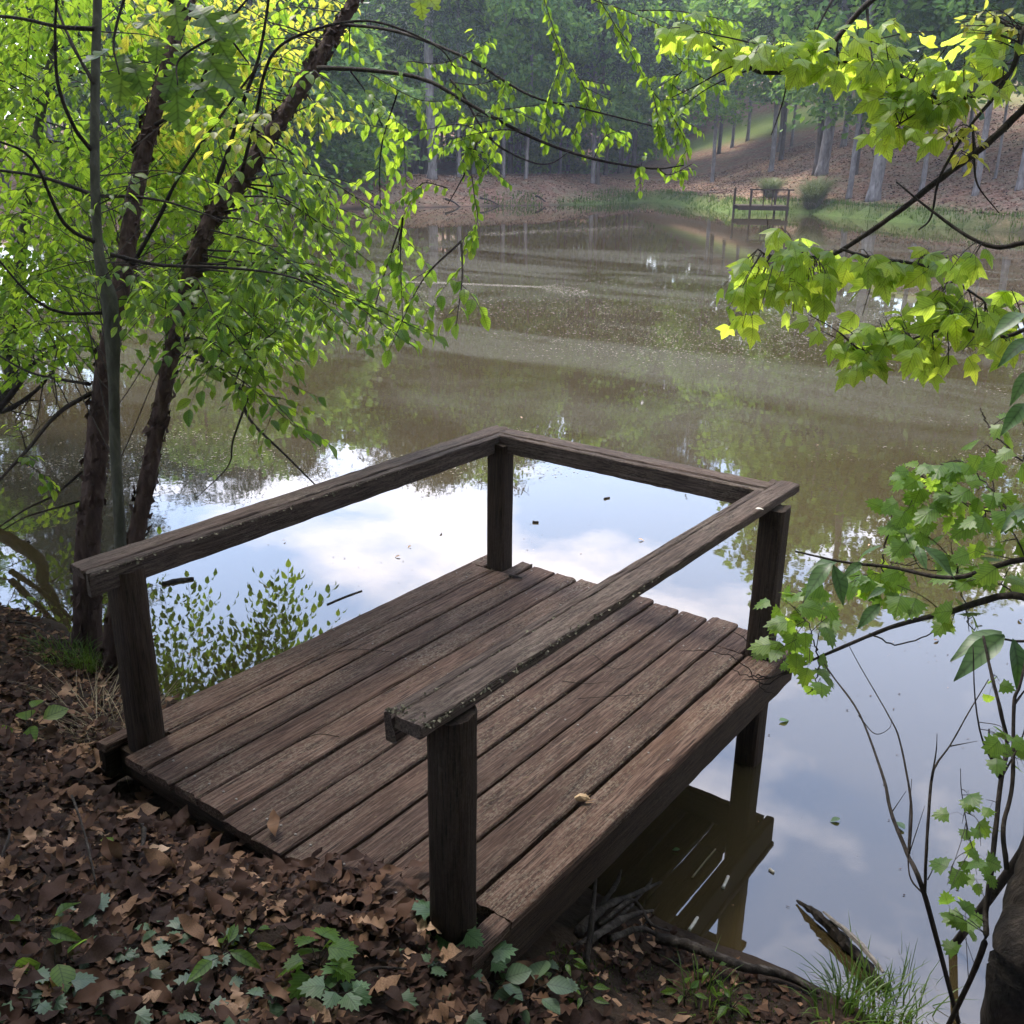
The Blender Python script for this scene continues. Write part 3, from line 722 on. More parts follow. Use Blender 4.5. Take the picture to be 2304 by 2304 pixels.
def far_tree(x, y, H, R, kind, label, group, bark='far_bark', lean=(0, 0), zc=1.0, wide=1.0, name=None, crown=True, z=None, cr=None):
    z = float(terrain(x, y)) if z is None else z; b = np.array([x, y, z - .15]); rr = random.Random(int(x * 131 + y * 71))
    root = tag(empty(name or {'pine': 'pine_tree', 'broad': 'broadleaf_tree', 'bush': 'bushy_tree'}[kind], b), label, 'tree', group)
    g = Geo(); top = np.array([lean[0] * H, lean[1] * H, H * .93])
    pts = [np.zeros(3), top * .12 + [R * .2, 0, 0], top * .4 + np.array([rr.uniform(-1, 1), rr.uniform(-1, 1), 0]) * H * .008, top * .7 + np.array([rr.uniform(-1, 1), rr.uniform(-1, 1), 0]) * H * .012, top]
    g.tube(catmull(pts, 5), [R * 1.4, R * 1.08, R * 1.02, R, R * .99, R * .98, R * .97, R * .95, R * .93, R * .85, R * .7, R * .45, R * .12], 9, .05)
    obj('trunk', g.mesh('trunk', bark), root)
    g2 = Geo(); limbs_geo(g2, np.zeros(3), H * .95, R, int(abs(x * 10 + y)), kind); tag(obj('limbs', g2.mesh('limbs', bark), root), kind='stuff')
    if crown:
        pr = PROTO[kind]; o = obj('crown', pr[rr.randrange(len(pr))], root); w = H * wide
        o.scale = (w, w, H * zc); o.rotation_euler = (0, 0, rr.uniform(0, 6.28)); o.location = (lean[0] * H * .5, lean[1] * H * .5, H * (1 - zc))
    return root
def tree_px(xd, yd_, w, H, kind, label, group, **kw):
    p = ground_hit(xd, yd_); x, y, z = p; d = (p - CAM) @ FW
    return far_tree(x, y, H, w * K / FPX * d / 2, kind, label, group, **kw)
G1 = 'trees in the wood behind the far dam'
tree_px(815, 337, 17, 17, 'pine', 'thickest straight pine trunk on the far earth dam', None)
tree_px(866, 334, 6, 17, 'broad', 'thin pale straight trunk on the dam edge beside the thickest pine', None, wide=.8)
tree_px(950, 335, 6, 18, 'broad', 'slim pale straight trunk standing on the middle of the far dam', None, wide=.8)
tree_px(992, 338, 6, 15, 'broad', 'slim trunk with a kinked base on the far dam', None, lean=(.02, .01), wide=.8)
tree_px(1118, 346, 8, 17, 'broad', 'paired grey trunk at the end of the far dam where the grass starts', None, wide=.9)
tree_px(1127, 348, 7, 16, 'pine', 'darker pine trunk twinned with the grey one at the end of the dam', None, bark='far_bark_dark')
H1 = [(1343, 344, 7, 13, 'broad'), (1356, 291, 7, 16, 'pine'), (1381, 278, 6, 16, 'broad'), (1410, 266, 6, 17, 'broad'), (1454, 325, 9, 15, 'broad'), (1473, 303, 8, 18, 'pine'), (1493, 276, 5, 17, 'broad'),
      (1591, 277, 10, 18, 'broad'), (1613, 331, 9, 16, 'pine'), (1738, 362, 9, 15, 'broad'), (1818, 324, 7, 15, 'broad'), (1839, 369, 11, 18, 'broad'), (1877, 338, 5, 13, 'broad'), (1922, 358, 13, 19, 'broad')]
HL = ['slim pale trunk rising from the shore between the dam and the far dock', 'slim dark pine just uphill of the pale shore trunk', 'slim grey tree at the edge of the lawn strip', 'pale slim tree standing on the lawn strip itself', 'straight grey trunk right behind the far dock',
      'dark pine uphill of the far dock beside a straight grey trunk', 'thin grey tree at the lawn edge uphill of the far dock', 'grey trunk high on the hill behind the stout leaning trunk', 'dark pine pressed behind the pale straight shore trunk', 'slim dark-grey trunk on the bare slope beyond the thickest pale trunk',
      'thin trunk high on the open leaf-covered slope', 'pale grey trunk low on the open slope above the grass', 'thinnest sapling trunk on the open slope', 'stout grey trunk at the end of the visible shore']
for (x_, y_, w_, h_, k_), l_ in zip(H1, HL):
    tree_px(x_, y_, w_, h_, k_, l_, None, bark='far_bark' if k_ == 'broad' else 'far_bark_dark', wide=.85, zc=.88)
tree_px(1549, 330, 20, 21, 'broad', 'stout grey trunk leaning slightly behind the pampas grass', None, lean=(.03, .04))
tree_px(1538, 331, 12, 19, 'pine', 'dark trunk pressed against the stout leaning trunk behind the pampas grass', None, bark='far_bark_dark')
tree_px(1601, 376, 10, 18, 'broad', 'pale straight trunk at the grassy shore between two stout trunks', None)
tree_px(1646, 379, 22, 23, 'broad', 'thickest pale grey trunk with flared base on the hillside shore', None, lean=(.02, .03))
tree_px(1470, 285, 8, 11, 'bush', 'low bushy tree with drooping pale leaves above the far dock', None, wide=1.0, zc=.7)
rf = np.random.default_rng(77)
def scatter(n, us, vs_, kinds, hs, label, group, cond=None, sd_min=3.0, dmin=2.6):
    placed = []; tries = 0
    while len(placed) < n and tries < n * 60:
        tries += 1; u = rf.uniform(*us); v = rf.uniform(*vs_)
        if cond and not cond(u, v): continue
        x, y = uv2xy(u, v)
        if shore_sd(np.array([x]), np.array([y]))[0] < sd_min: continue
        if any((u - a) ** 2 + (v - b) ** 2 < dmin ** 2 for a, b in placed): continue
        placed.append((u, v)); k = kinds[int(rf.integers(len(kinds)))]; h = rf.uniform(*hs)
        far_tree(x, y, h * (.6 if k == 'bush' else 1), h * rf.uniform(.007, .011), k, label[k], group + {'pine': ' (pines)', 'broad': ' (broadleaf)', 'bush': ' (bushes)'}[k],
                 bark='far_bark_dark' if rf.random() < .6 else 'far_bark', wide=rf.uniform(.9, 1.15))
lab = lambda s_: {'pine': 'dark pine standing ' + s_, 'broad': 'broadleaf tree with full green crown ' + s_, 'bush': 'bushy green understorey tree ' + s_}
scatter(70, (-28, 10), (70, 100), ['pine', 'pine', 'broad'], (16, 21), lab('in the dark wood behind the dam'), 'wood behind the dam', sd_min=9.5, dmin=2.2)
scatter(26, (-26, 10), (80, 104), ['bush'], (12, 17), lab('deep in the dark wood behind the dam'), 'undergrowth behind the dam', sd_min=14, dmin=2.4)
scatter(9, (-26, -9.5), (54, 66), ['bush', 'bush', 'broad'], (11, 16), lab('low at the left end of the dam'), 'bushes at the dam end', sd_min=1.5)
scatter(16, (5, 22), (96, 116), ['pine', 'broad', 'bush'], (18, 25), lab('beyond the lawn strip'), 'trees beyond the lawn', sd_min=10)
scatter(20, (22, 62), (86, 114), ['broad', 'broad', 'pine'], (15, 21), lab('on the crest of the hill'), 'trees on the hill crest', sd_min=18)
scatter(5, (28, 50), (50, 74), ['broad'], (15, 20), lab('up the open hillside'), 'trees up the hillside', cond=lambda u, v: u / v > .50)
scatter(34, (-52, -12), (12, 62), ['broad', 'broad', 'bush', 'pine'], (13, 19), lab('on the left bank of the pond'), 'trees on the left bank', sd_min=1.2, cond=lambda u, v: u < -8 - .2 * v)
scatter(16, (-26, -9), (7, 24), ['broad', 'bush', 'broad'], (13, 17), lab('close by on the near left shore'), 'trees on the near left shore', sd_min=.4, dmin=2.2)
scatter(16, (24, 44), (-2, 42), ['broad', 'pine'], (14, 19), lab('on the right bank of the pond'), 'trees on the right bank', sd_min=1.5)
scatter(18, (-16, 16), (-22, -3), ['broad'], (13, 17), lab('in the wood above the near bank'), 'trees above the near bank', sd_min=4.5, dmin=3.2)

# pampas clumps and shore grass
def blades(n, ctr, rad, h, w, mat, name, parent=None, off=None, spread=.8, terr=True, arch=.35, r_=None):
    r_ = r_ or np.random.default_rng(int(abs(ctr[0] * 100)) + n)
    a = r_.random(n) * 6.283; q = np.sqrt(r_.random(n)) * rad; bx = ctr[0] + q * np.cos(a); by = ctr[1] + q * np.sin(a)
    bz = terrain(bx, by) - .01 if terr else np.full(n, ctr[2])
    hh = h * (.55 + .6 * r_.random(n)); aa = a + r_.normal(0, .6, n); lean = spread * (.25 + q / max(rad, 1e-6)) * (.3 + r_.random(n)) * hh
    dx, dy = np.cos(aa), np.sin(aa); V = np.zeros((n, 7, 3)); sx, sy2 = -dy, dx
    for k, (t, ww) in enumerate(((0, 1), (.4, .9), (.75, .6))):
        px = bx + dx * lean * t ** 1.6; py = by + dy * lean * t ** 1.6; pz = bz + hh * (t - arch * t ** 3)
        V[:, 2 * k] = np.stack([px - sx * w * ww, py - sy2 * w * ww, pz], -1); V[:, 2 * k + 1] = np.stack([px + sx * w * ww, py + sy2 * w * ww, pz], -1)
    V[:, 6] = np.stack([bx + dx * lean, by + dy * lean, bz + hh * (1 - arch)], -1)
    o_ = np.arange(n)[:, None] * 7
    F = (np.concatenate([o_ + np.array([[0, 1, 3, 2]]), o_ + np.array([[2, 3, 5, 4]])], 0)).tolist() + (o_ + np.array([[4, 5, 6]])).tolist()
    V = V.reshape(-1, 3)
    if off is not None: V = V - np.asarray(off)
    return obj(name, new_mesh(name, V, F, mat, np.repeat(r_.random(n), 7), True), parent)
def pampas(xd, yd_, label, h, rad, n):
    p = ground_hit(xd, yd_); t = tag(empty('pampas_grass', p), label, 'grass')
    tag(blades(n, p, rad, h, .012, 'pampas', 'blades', t, p, .75, True, .5), kind='stuff')
    tag(blades(n // 4, p, rad, h * .5, .014, 'straw', 'dry_blades', t, p, 1.0, True, .7), kind='stuff')
pampas(1536, 388, 'arching clump of pampas grass beside the far dock', 2.3, .35, 1300)
pampas(1452, 372, 'paler pampas clump seen through the far dock railing', 1.7, .3, 700)
ng = 70000; uu = rf.uniform(7, 24, ng); vv = rf.uniform(38, 75, ng); xx, yy = uv2xy(uu, vv); s_ = shore_sd(xx, yy)
keep = (s_ > -.05) & (s_ < .9 + 1.2 * fbm(xx * .5, yy * .5) * 2); xx, yy = xx[keep], yy[keep]
def grass_points(xx, yy, h, w, mat, name, seed=1):
    r_ = np.random.default_rng(seed); n = len(xx); bz = terrain(xx, yy) - .01; hh = h * (.4 + .9 * r_.random(n)); a = r_.random(n) * 6.28; ln = hh * .6 * r_.random(n)
    V = np.stack([np.stack([xx - np.sin(a) * w, yy + np.cos(a) * w, bz], -1), np.stack([xx + np.sin(a) * w, yy - np.cos(a) * w, bz], -1), np.stack([xx + np.cos(a) * ln, yy + np.sin(a) * ln, bz + hh], -1)], 1).reshape(-1, 3)
    return obj(name, new_mesh(name, V, (np.arange(n)[:, None] * 3 + np.array([[0, 1, 2]])).tolist(), mat, np.repeat(r_.random(n), 3), True))
tag(grass_points(xx, yy, .24, .022, 'grass', 'shore_grass'), 'green grass fringe along the far right shore', 'grass', kind='stuff')
ng = 5000; uu = rf.uniform(-2, 9, ng); vv = rf.uniform(58, 72, ng); xx, yy = uv2xy(uu, vv); s_ = shore_sd(xx, yy); keep = (s_ > 0) & (s_ < 2.5) & (fbm(xx * .4, yy * .4) > -.02)
tag(grass_points(xx[keep], yy[keep], .3, .03, 'grass', 'dam_grass', 2), 'thin green grass at the foot of the far dam', 'grass', kind='stuff')
# litter on the far slopes
ng = 60000; uu = rf.uniform(-12, 34, ng); vv = rf.uniform(42, 78, ng); xx, yy = uv2xy(uu, vv); s_ = shore_sd(xx, yy); keep = (s_ > .6) & (s_ < 19) & ((uu > 8) | (s_ < 8)); xx, yy = xx[keep], yy[keep]; n = len(xx)
LEAFSETS['FLAKE'] = [(np.array([(-.4, 0, 0), (.4, .1, .25), (.3, 1, 0), (-.3, .9, .2)]), [(0, 1, 2, 3)])]
pos = np.stack([xx, yy, terrain(xx, yy) + .02], -1)
tag(obj('hillside_litter', leaf_batch('hillside_litter', 'FLAKE', 'far_litter', pos, np.concatenate([rf.normal(0, 1, (n, 2)), rf.normal(0, .15, (n, 1))], 1), norm(rf.normal(0, .35, (n, 3)) + [0, 0, 1]), rf.uniform(.05, .13, n), False, var=rf.uniform(.4, 1, n))), 'brown fallen leaves strewn over the far slopes', 'leaf litter', kind='stuff')
# exposed roots and sticks along the far shore
for (x_, y_, dx) in ((840, 388, 30), (905, 386, 40), (700, 392, 36), (1010, 381, 22)):
    a = ground_hit(x_, y_ - 3); b = ground_hit(x_ + dx, y_ + 2); g = Geo(); g.tube(catmull([a + [0, 0, .25], (a + b) / 2 + [0, 0, .18], b + [0, 0, -.05]], 4), [.07, .05, .03], 6, .2)
    tag(obj('stranded_branch', g.mesh('stranded_branch', 'dead_wood', True, a), None, a), 'bare grey branch stranded along the foot of the far dam', 'branch', 'branches stranded at the dam')

for (x_, y_, h_, l_) in ((500, 352, 12, 'bushy sunlit tree behind the leaning birch at the dam end'), (585, 346, 11, 'full green tree leaning out over the dam end'), (655, 342, 9, 'smaller sunlit tree where the dam meets the woods')):
    tree_px(x_, y_, 8, h_, 'bush', l_, None, wide=1.15)
# unseen trees added over the near bank; their crowns shade deck and bank
for (u_, v_, h_, l_) in ((-2.6, -1.6, 13, 'unseen broadleaf tree added behind the camera to shade the near bank'), (2.8, -2.4, 14, 'unseen broadleaf tree added to shade the bank above the maple'), (-5.6, 2.2, 12, 'unseen broadleaf tree added to shade the bank beyond the birches'), (5.6, 0.2, 13, 'unseen broadleaf tree added to shade the shore past the maple')):
    x_, y_ = uv2xy(u_, v_); far_tree(x_, y_, h_, .13, 'broad', l_, None, bark='grey_bark', wide=1.25, zc=.80)

scatter(12, (-38, -19), (16, 40), ['broad', 'bush'], (17, 21), lab('tall behind the left bank of the pond'), 'tall trees behind the left bank', sd_min=2.5, dmin=2.4)
# ------------------------------------------------------------------ near trees
def pl(pts): return [at(*p) for p in pts]
def bark_detail(o, root, base, Q, R, n, seed, mat):
    """curled flakes of peeling bark standing off the trunk, one part"""
    r_ = np.random.default_rng(seed); P = []; Yd = []; Zd = []; S = []
    for k in range(n):
        t = r_.random() ** .9 * (len(Q) - 1.01); i = int(t); p = Q[i] + (Q[i + 1] - Q[i]) * (t - i); T = norm(Q[i + 1] - Q[i]); a = r_.random() * 6.283
        A = norm(np.cross(T, (1, .2, .1))); B = np.cross(T, A); nn = A * math.cos(a) + B * math.sin(a); rad = np.interp(t / (len(Q) - 1), np.linspace(0, 1, len(R)), R)
        P.append(p + nn * (rad * .96)); Yd.append(norm(T * (1 if r_.random() < .5 else -1) + nn * (.15 + .45 * r_.random()) + np.cross(T, nn) * r_.normal(0, .5))); Zd.append(nn); S.append(.018 + .035 * r_.random())
    tag(obj('bark_flakes', leaf_batch('bark_flakes', 'FLAKE', mat, np.array(P), np.array(Yd), np.array(Zd), np.array(S), False, base), root), kind='stuff')
px = .00283
b1 = ground_hit(158, 1205)
T1 = pl([(155, 1195, 5.55), (165, 1050, 5.45), (178, 900, 5.40), (190, 760, 5.40), (208, 640, 5.42), (232, 520, 5.45), (262, 330, 5.55), (292, 210, 5.6), (322, 100, 5.7), (352, 0, 5.8), (395, -160, 6.0), (440, -420, 6.3), (470, -800, 6.6)])
T1[0][2] = b1[2] - .1
R1 = [.085, .066, .058, .052, .050, .048, .044, .042, .040, .038, .034, .026, .012]
tr1 = Plant('river_birch', b1, 'tall river birch with peeling reddish bark, the thickest trunk behind the railing end', 'tree')
o = tr1.trunk(T1, R1, 'birch_bark', 16, 9, .10); bark_detail(o, tr1.root, tr1.base, tr1.lines[0], R1, 520, 1, 'birch_bark')
b2 = ground_hit(208, 1236)
T2 = pl([(205, 1232, 5.25), (222, 1150, 5.25), (257, 1010, 5.25), (288, 851, 5.25), (309, 743, 5.25), (328, 655, 5.25), (345, 580, 5.27), (366, 495, 5.3), (392, 425, 5.32), (420, 380, 5.35), (455, 340, 5.4), (496, 271, 5.45), (541, 208, 5.5), (590, 132, 5.55), (625, 69, 5.6), (660, 15, 5.65), (720, -110, 5.8), (790, -300, 6.0), (850, -600, 6.3)])
T2[0][2] = b2[2] - .1
R2 = [.075, .055, .044, .041, .040, .039, .040, .040, .040, .041, .043, .042, .040, .039, .036, .033, .03, .022, .01]
tr2 = Plant('river_birch', b2, 'leaning river birch with shaggy curling bark reaching out over the pond', 'tree')
o = tr2.trunk(T2, R2, 'birch_bark', 16, 9, .12); bark_detail(o, tr2.root, tr2.base, tr2.lines[0], R2, 700, 2, 'birch_bark')
b3 = ground_hit(236, 1195)
T3 = pl([(236, 1190, 4.98), (230, 1060, 4.95), (226, 993, 4.92), (221, 906, 4.9), (217, 837, 4.88), (215, 733, 4.87), (212, 640, 4.86), (206, 565, 4.86), (193, 515, 4.86), (184, 451, 4.86), (179, 312, 4.86), (180, 139, 4.88), (184, 0, 4.9), (188, -250, 4.95), (180, -600, 5.05)])
T3[0][2] = b3[2] - .1
tr3 = Plant('hornbeam_sapling', b3, 'smooth grey-barked young tree crooked at mid height between two birches', 'tree')
tr3.trunk(T3, [.042, .030, .027, .026, .026, .026, .036, .040, .030, .024, .023, .022, .021, .015, .007], 'grey_bark', 14, 8)
# main limbs
tr3.branch(pl([(184, 460, 4.86), (120, 420, 4.7), (60, 300, 4.5), (-20, 260, 4.4)]), [.012, .008, .004])
tr3.branch(pl([(180, 370, 4.86), (130, 350, 4.9), (60, 330, 5.0), (-30, 318, 5.1)]), [.013, .009, .006])
tr3.branch(pl([(174, 285, 4.86), (140, 240, 4.7), (110, 160, 4.6), (104, 60, 4.5), (110, -40, 4.4)]), [.011, .008, .005])
tr3.branch(pl([(178, 160, 4.86), (140, 90, 4.9), (110, 20, 5.0), (90, -60, 5.1)]), [.010, .007, .005])
tr3.branch(pl([(178, 55, 4.87), (110, 50, 4.9), (40, 35, 5.0), (-30, 28, 5.2)]), [.012, .009, .007])
tr3.branch(pl([(198, 590, 4.86), (120, 590, 4.8), (60, 560, 4.7), (-20, 470, 4.6)]), [.010, .007, .004])
tr3.branch(pl([(192, 370, 4.86), (260, 372, 4.7), (330, 385, 4.6), (430, 420, 4.5)]), [.010, .006, .003])
tr3.branch(pl([(208, 480, 4.86), (300, 500, 4.9), (420, 505, 4.8), (540, 520, 4.7), (640, 560, 4.6)]), [.011, .007, .003])
tr1.branch(pl([(165, 850, 5.4), (120, 900, 5.2), (60, 990, 5.0), (-10, 1110, 4.8)]), [.010, .008, .005]) if False else None
tr1.branch(pl([(172, 742, 5.4), (110, 780, 5.2), (50, 850, 5.0), (-10, 915, 4.8)]), [.014, .010, .007])
tr1.branch(pl([(170, 725, 5.42), (110, 715, 5.5), (50, 700, 5.6), (-20, 660, 5.8)]), [.010, .007, .005])
tr1.branch(pl([(155, 890, 5.42), (100, 935, 5.3), (50, 960, 5.2), (-10, 1000, 5.1)]), [.008, .006, .004])
tr1.branch(pl([(152, 945, 5.45), (100, 960, 5.2), (50, 975, 5.1), (5, 1000, 5.0)]), [.007, .005, .003])
tr1.branch(pl([(250, 500, 5.45), (300, 410, 5.2), (340, 330, 5.0), (430, 200, 4.8), (490, 120, 4.7)]), [.012, .008, .004])
tr1.branch(pl([(285, 240, 5.6), (360, 190, 5.3), (420, 60, 5.0), (490, -30, 4.9)]), [.012, .008, .005])
tr2.branch(pl([(350, 640, 5.2), (395, 690, 5.0), (450, 730, 4.8), (470, 790, 4.7), (540, 860, 4.6), (600, 920, 4.6)]), [.011, .008, .003])
tr2.branch(pl([(470, 745, 4.8), (440, 830, 4.8), (430, 880, 4.85), (370, 940, 4.9)]), [.006, .004, .002])
tr2.branch(pl([(405, 355, 5.35), (425, 300, 5.3), (460, 190, 5.1), (490, 100, 5.0), (510, -20, 4.9)]), [.014, .010, .006])
tr2.branch(pl([(455, 330, 5.4), (480, 230, 5.1), (510, 110, 4.9), (580, 60, 4.8), (700, 40, 4.7), (820, 85, 4.7), (860, 130, 4.7)]), [.010, .007, .003])
lb, LQ = tr2.branch(pl([(600, 128, 5.5), (690, 132, 5.2), (800, 150, 5.0), (900, 205, 4.9), (1010, 262, 4.85), (1120, 300, 4.8), (1230, 318, 4.8), (1290, 312, 4.8)]), [.013, .010, .007, .003])
tr2.branch(pl([(640, 45, 5.6), (750, 60, 5.3), (880, 110, 5.0), (1000, 180, 4.9), (1100, 205, 4.85), (1240, 240, 4.8)]), [.010, .007, .003])
tr2.branch(pl([(850, 150, 5.0), (880, 190, 4.95), (905, 235, 4.9), (940, 275, 4.85), (1000, 305, 4.8), (1040, 308, 4.8), (1075, 285, 4.8)]), [.006, .005, .002])
tr2.branch(pl([(905, 245, 4.9), (890, 300, 4.85), (865, 350, 4.8), (845, 385, 4.8)]), [.005, .004, .002])
# leafy lines over the middle of the picture
S5 = .046
def hang(plant, pts, size=S5, t0=.0, spacing=None, kind='OV', mat='birch_leaf', r=.003, droop=.9, sub=0, sublen=.18):
    Q = catmull(pl(pts), 6); plant.twig(Q, r, r * .4); plant.leaves_along(Q, t0, spacing or size * .42, size, kind, mat, False, .9, droop); plant.lines.append(Q)
    for k in range(sub):
        i = int((.1 + .85 * rng.random()) * (len(Q) - 2)); T = norm(Q[i + 1] - Q[i]); d = norm(T * .6 + rng.normal(0, .5, 3) + [0, 0, -.4]); e = Q[i] + d * sublen * (.5 + rng.random())
        q = catmull([Q[i], (Q[i] + e) / 2, e], 3); plant.twig(q, r * .6, r * .25); plant.leaves_along(q, .1, size * .45, size, kind, mat, False, .9, droop)
hang(tr2, [(770, 115, 5.1), (830, 120, 5.0), (880, 100, 4.9), (930, 70, 4.85)], sub=4)
hang(tr2, [(700, 140, 5.15), (760, 175, 5.0), (800, 190, 4.95), (850, 190, 4.9)], sub=4)
hang(tr2, [(850, 155, 5.0), (900, 160, 4.95), (950, 150, 4.9), (975, 190, 4.88)], sub=5)
hang(tr2, [(960, 225, 4.87), (900, 215, 4.85), (1000, 200, 4.85), (1090, 190, 4.85)], t0=.3, sub=4)
hang(tr2, [(1000, 255, 4.85), (960, 245, 4.8), (910, 250, 4.8), (850, 262, 4.8)], t0=.25, sub=5)
hang(tr2, [(930, 262, 4.85), (870, 235, 4.8), (800, 245, 4.75), (720, 250, 4.7)], t0=.1, sub=9, sublen=.26)
hang(tr2, [(895, 300, 4.85), (885, 280, 4.8), (930, 300, 4.75), (905, 330, 4.75)], sub=4)
hang(tr2, [(845, 355, 4.8), (800, 345, 4.75), (780, 370, 4.75), (760, 410, 4.75)], sub=3)
hang(tr2, [(890, 330, 4.8), (895, 370, 4.75), (900, 420, 4.75), (870, 455, 4.75)], sub=5, sublen=.1)
hang(tr2, [(1120, 300, 4.8), (1140, 260, 4.8), (1170, 245, 4.8)], t0=.2, sub=2)
hang(tr2, [(1205, 312, 4.8), (1215, 325, 4.8)], sub=2, sublen=.1); hang(tr2, [(1240, 316, 4.8), (1262, 330, 4.8), (1305, 310, 4.8)], sub=2, sublen=.08)
tr4 = Plant('overhanging_birch', uv2xy(2.6, 3.2) + (float(terrain(*uv2xy(2.6, 3.2))),), 'slender birch twigs with small bright leaves hanging from above over the pond', 'tree')
tb = np.array(tr4.base); tr4.base = tb
tr4.trunk([tb + [0, 0, -.2], tb + [0.05, .05, 1.5], at(2080, -150, 4.2), at(1900, -420, 4.6), at(1600, -560, 4.9)], [.05, .04, .03, .02, .01], 'birch_bark', 10)
for pts in ([(1000, -90, 5.0), (1030, 10, 5.0), (1050, 70, 4.95), (1080, 130, 4.9), (1120, 185, 4.9), (1150, 240, 4.9), (1185, 250, 4.9)],
            [(1040, 60, 4.95), (1060, 110, 4.9), (1040, 170, 4.85), (1030, 220, 4.85), (1045, 250, 4.85)],
            [(1095, 150, 4.9), (1110, 190, 4.85), (1090, 240, 4.85), (1080, 265, 4.85)],
            [(1090, -60, 5.1), (1150, 30, 5.0), (1190, 100, 4.95), (1230, 170, 4.9), (1270, 215, 4.9), (1290, 215, 4.9)],
            [(1230, 170, 4.9), (1240, 215, 4.85), (1240, 240, 4.85)], [(1260, 205, 4.9), (1290, 260, 4.85), (1300, 305, 4.85)],
            [(1120, 0, 5.0), (1180, 20, 4.95), (1240, 45, 4.9), (1300, 75, 4.85), (1350, 100, 4.8)], [(1200, 20, 4.95), (1270, 20, 4.9), (1330, 30, 4.85), (1390, 40, 4.8)],
            [(1240, 45, 4.9), (1260, 90, 4.85), (1330, 150, 4.8), (1370, 160, 4.8)], [(1290, 130, 4.85), (1270, 160, 4.85), (1330, 195, 4.8)]):
    hang(tr4, pts, sub=5, sublen=.14, t0=.12)
tr4.branch(pl([(1600, -560, 4.9), (1350, -300, 5.0), (1150, -160, 5.05), (1000, -90, 5.0)]), [.012, .008, .004])
tr4.branch(pl([(1350, -300, 5.0), (1200, -120, 5.05), (1100, -40, 5.05)]), [.008, .004])
tr4.finish(nleaf=280)
# sprays of the left trees
def pick(plant, tip, dz=-.15):
    Q = plant.lines[0]; i = int(np.argmin(np.abs(Q[:, 2] - (tip[2] + dz)))); return Q[i]
def near_line(plant, tip):
    return plant.nearest(tip)
SZ = .074
fixed = [(tr2, 860, 600, 4.5), (tr2, 735, 640, 4.6), (tr2, 790, 615, 4.6), (tr2, 700, 560, 4.8), (tr2, 745, 520, 4.9), (tr2, 752, 405, 5.0), (tr2, 700, 470, 5.1), (tr2, 640, 385, 5.2), (tr2, 660, 440, 5.0), (tr2, 610, 520, 4.6), (tr2, 640, 600, 4.7),
         (tr2, 560, 660, 4.6), (tr2, 500, 690, 4.6), (tr2, 590, 800, 4.5), (tr2, 560, 770, 4.5), (tr2, 470, 740, 4.7), (tr2, 420, 620, 4.6), (tr2, 520, 610, 4.5), (tr2, 480, 560, 4.7), (tr2, 620, 350, 5.3),
         (tr2, 730, 250, 5.6), (tr2, 640, 190, 5.2), (tr2, 610, 230, 5.6), (tr2, 560, 300, 5.7), (tr2, 590, 90, 5.6), (tr2, 660, 100, 5.9), (tr2, 680, 590, 4.4), (tr2, 560, 480, 4.9), (tr2, 600, 430, 5.1), (tr2, 540, 420, 5.0), (tr2, 820, 590, 4.7), (tr2, 760, 600, 4.9), (tr2, 690, 620, 5.2), (tr2, 720, 430, 5.4), (tr2, 700, 400, 5.6), (tr2, 650, 500, 5.4), (tr2, 620, 560, 5.3), (tr2, 560, 590, 5.2), (tr2, 470, 640, 5.3)]
for (p_, x_, y_, d_) in fixed:
    tip = at(x_, y_, d_); p0 = p_.nearest(tip + np.array([0, 0, .1])) if rng.random() < .5 else pick(p_, tip, .15)
    p_.spray(p0, tip, .006, SZ, 'OV', 'birch_leaf', sag=.25, lift=.08, t0=.3, subscale=.9)
for k in range(165):
    p_ = (tr1, tr3, tr2)[k % 3]; x_ = rng.uniform(-110, 520); y_ = rng.uniform(-60, 640) if k % 5 else rng.uniform(500, 690); d_ = rng.uniform(5.5, 9.0) if k % 14 else rng.uniform(4.3, 5.2)
    if p_ is tr2: x_ = rng.uniform(180, 560)
    if y_ > 560 and rng.random() < .4: y_ -= 220
    tip = at(x_, y_, d_); p0 = pick(p_, tip, rng.uniform(-.1, .25))
    p_.spray(p0, tip, .0035, SZ * rng.uniform(.8, 1.1), 'OV', 'young_leaf' if (y_ < 330 and 300 < x_ < 620 and rng.random() < .45) else 'birch_leaf', sag=.2, lift=.1, t0=.5, spacing=SZ * .75)
for (x_, y_, d_) in ((580, 225, 6.2), (640, 235, 6.2), (520, 230, 6.0), (480, 285, 5.9), (430, 320, 5.8), (560, 75, 6.0), (390, 250, 6.0), (600, 40, 6.2)):
    tip = at(x_, y_, d_); tr2.spray(pick(tr2, tip, 0), tip, .005, .055, 'OV', 'young_leaf', t0=.45)
for (p_, x_, y_, d_) in ((tr1, 60, 860, 4.9), (tr1, 110, 920, 5.0), (tr1, 30, 800, 4.9), (tr1, 90, 700, 5.2), (tr1, 130, 650, 5.3), (tr1, 20, 650, 5.5)):
    tip = at(x_, y_, d_); p_.spray(p_.nearest(tip), tip, .004, .055, 'OV', 'birch_leaf', t0=.5, subscale=.5)
tr1.finish(nleaf=290); tr2.finish(nleaf=300); tr3.finish(nleaf=290)
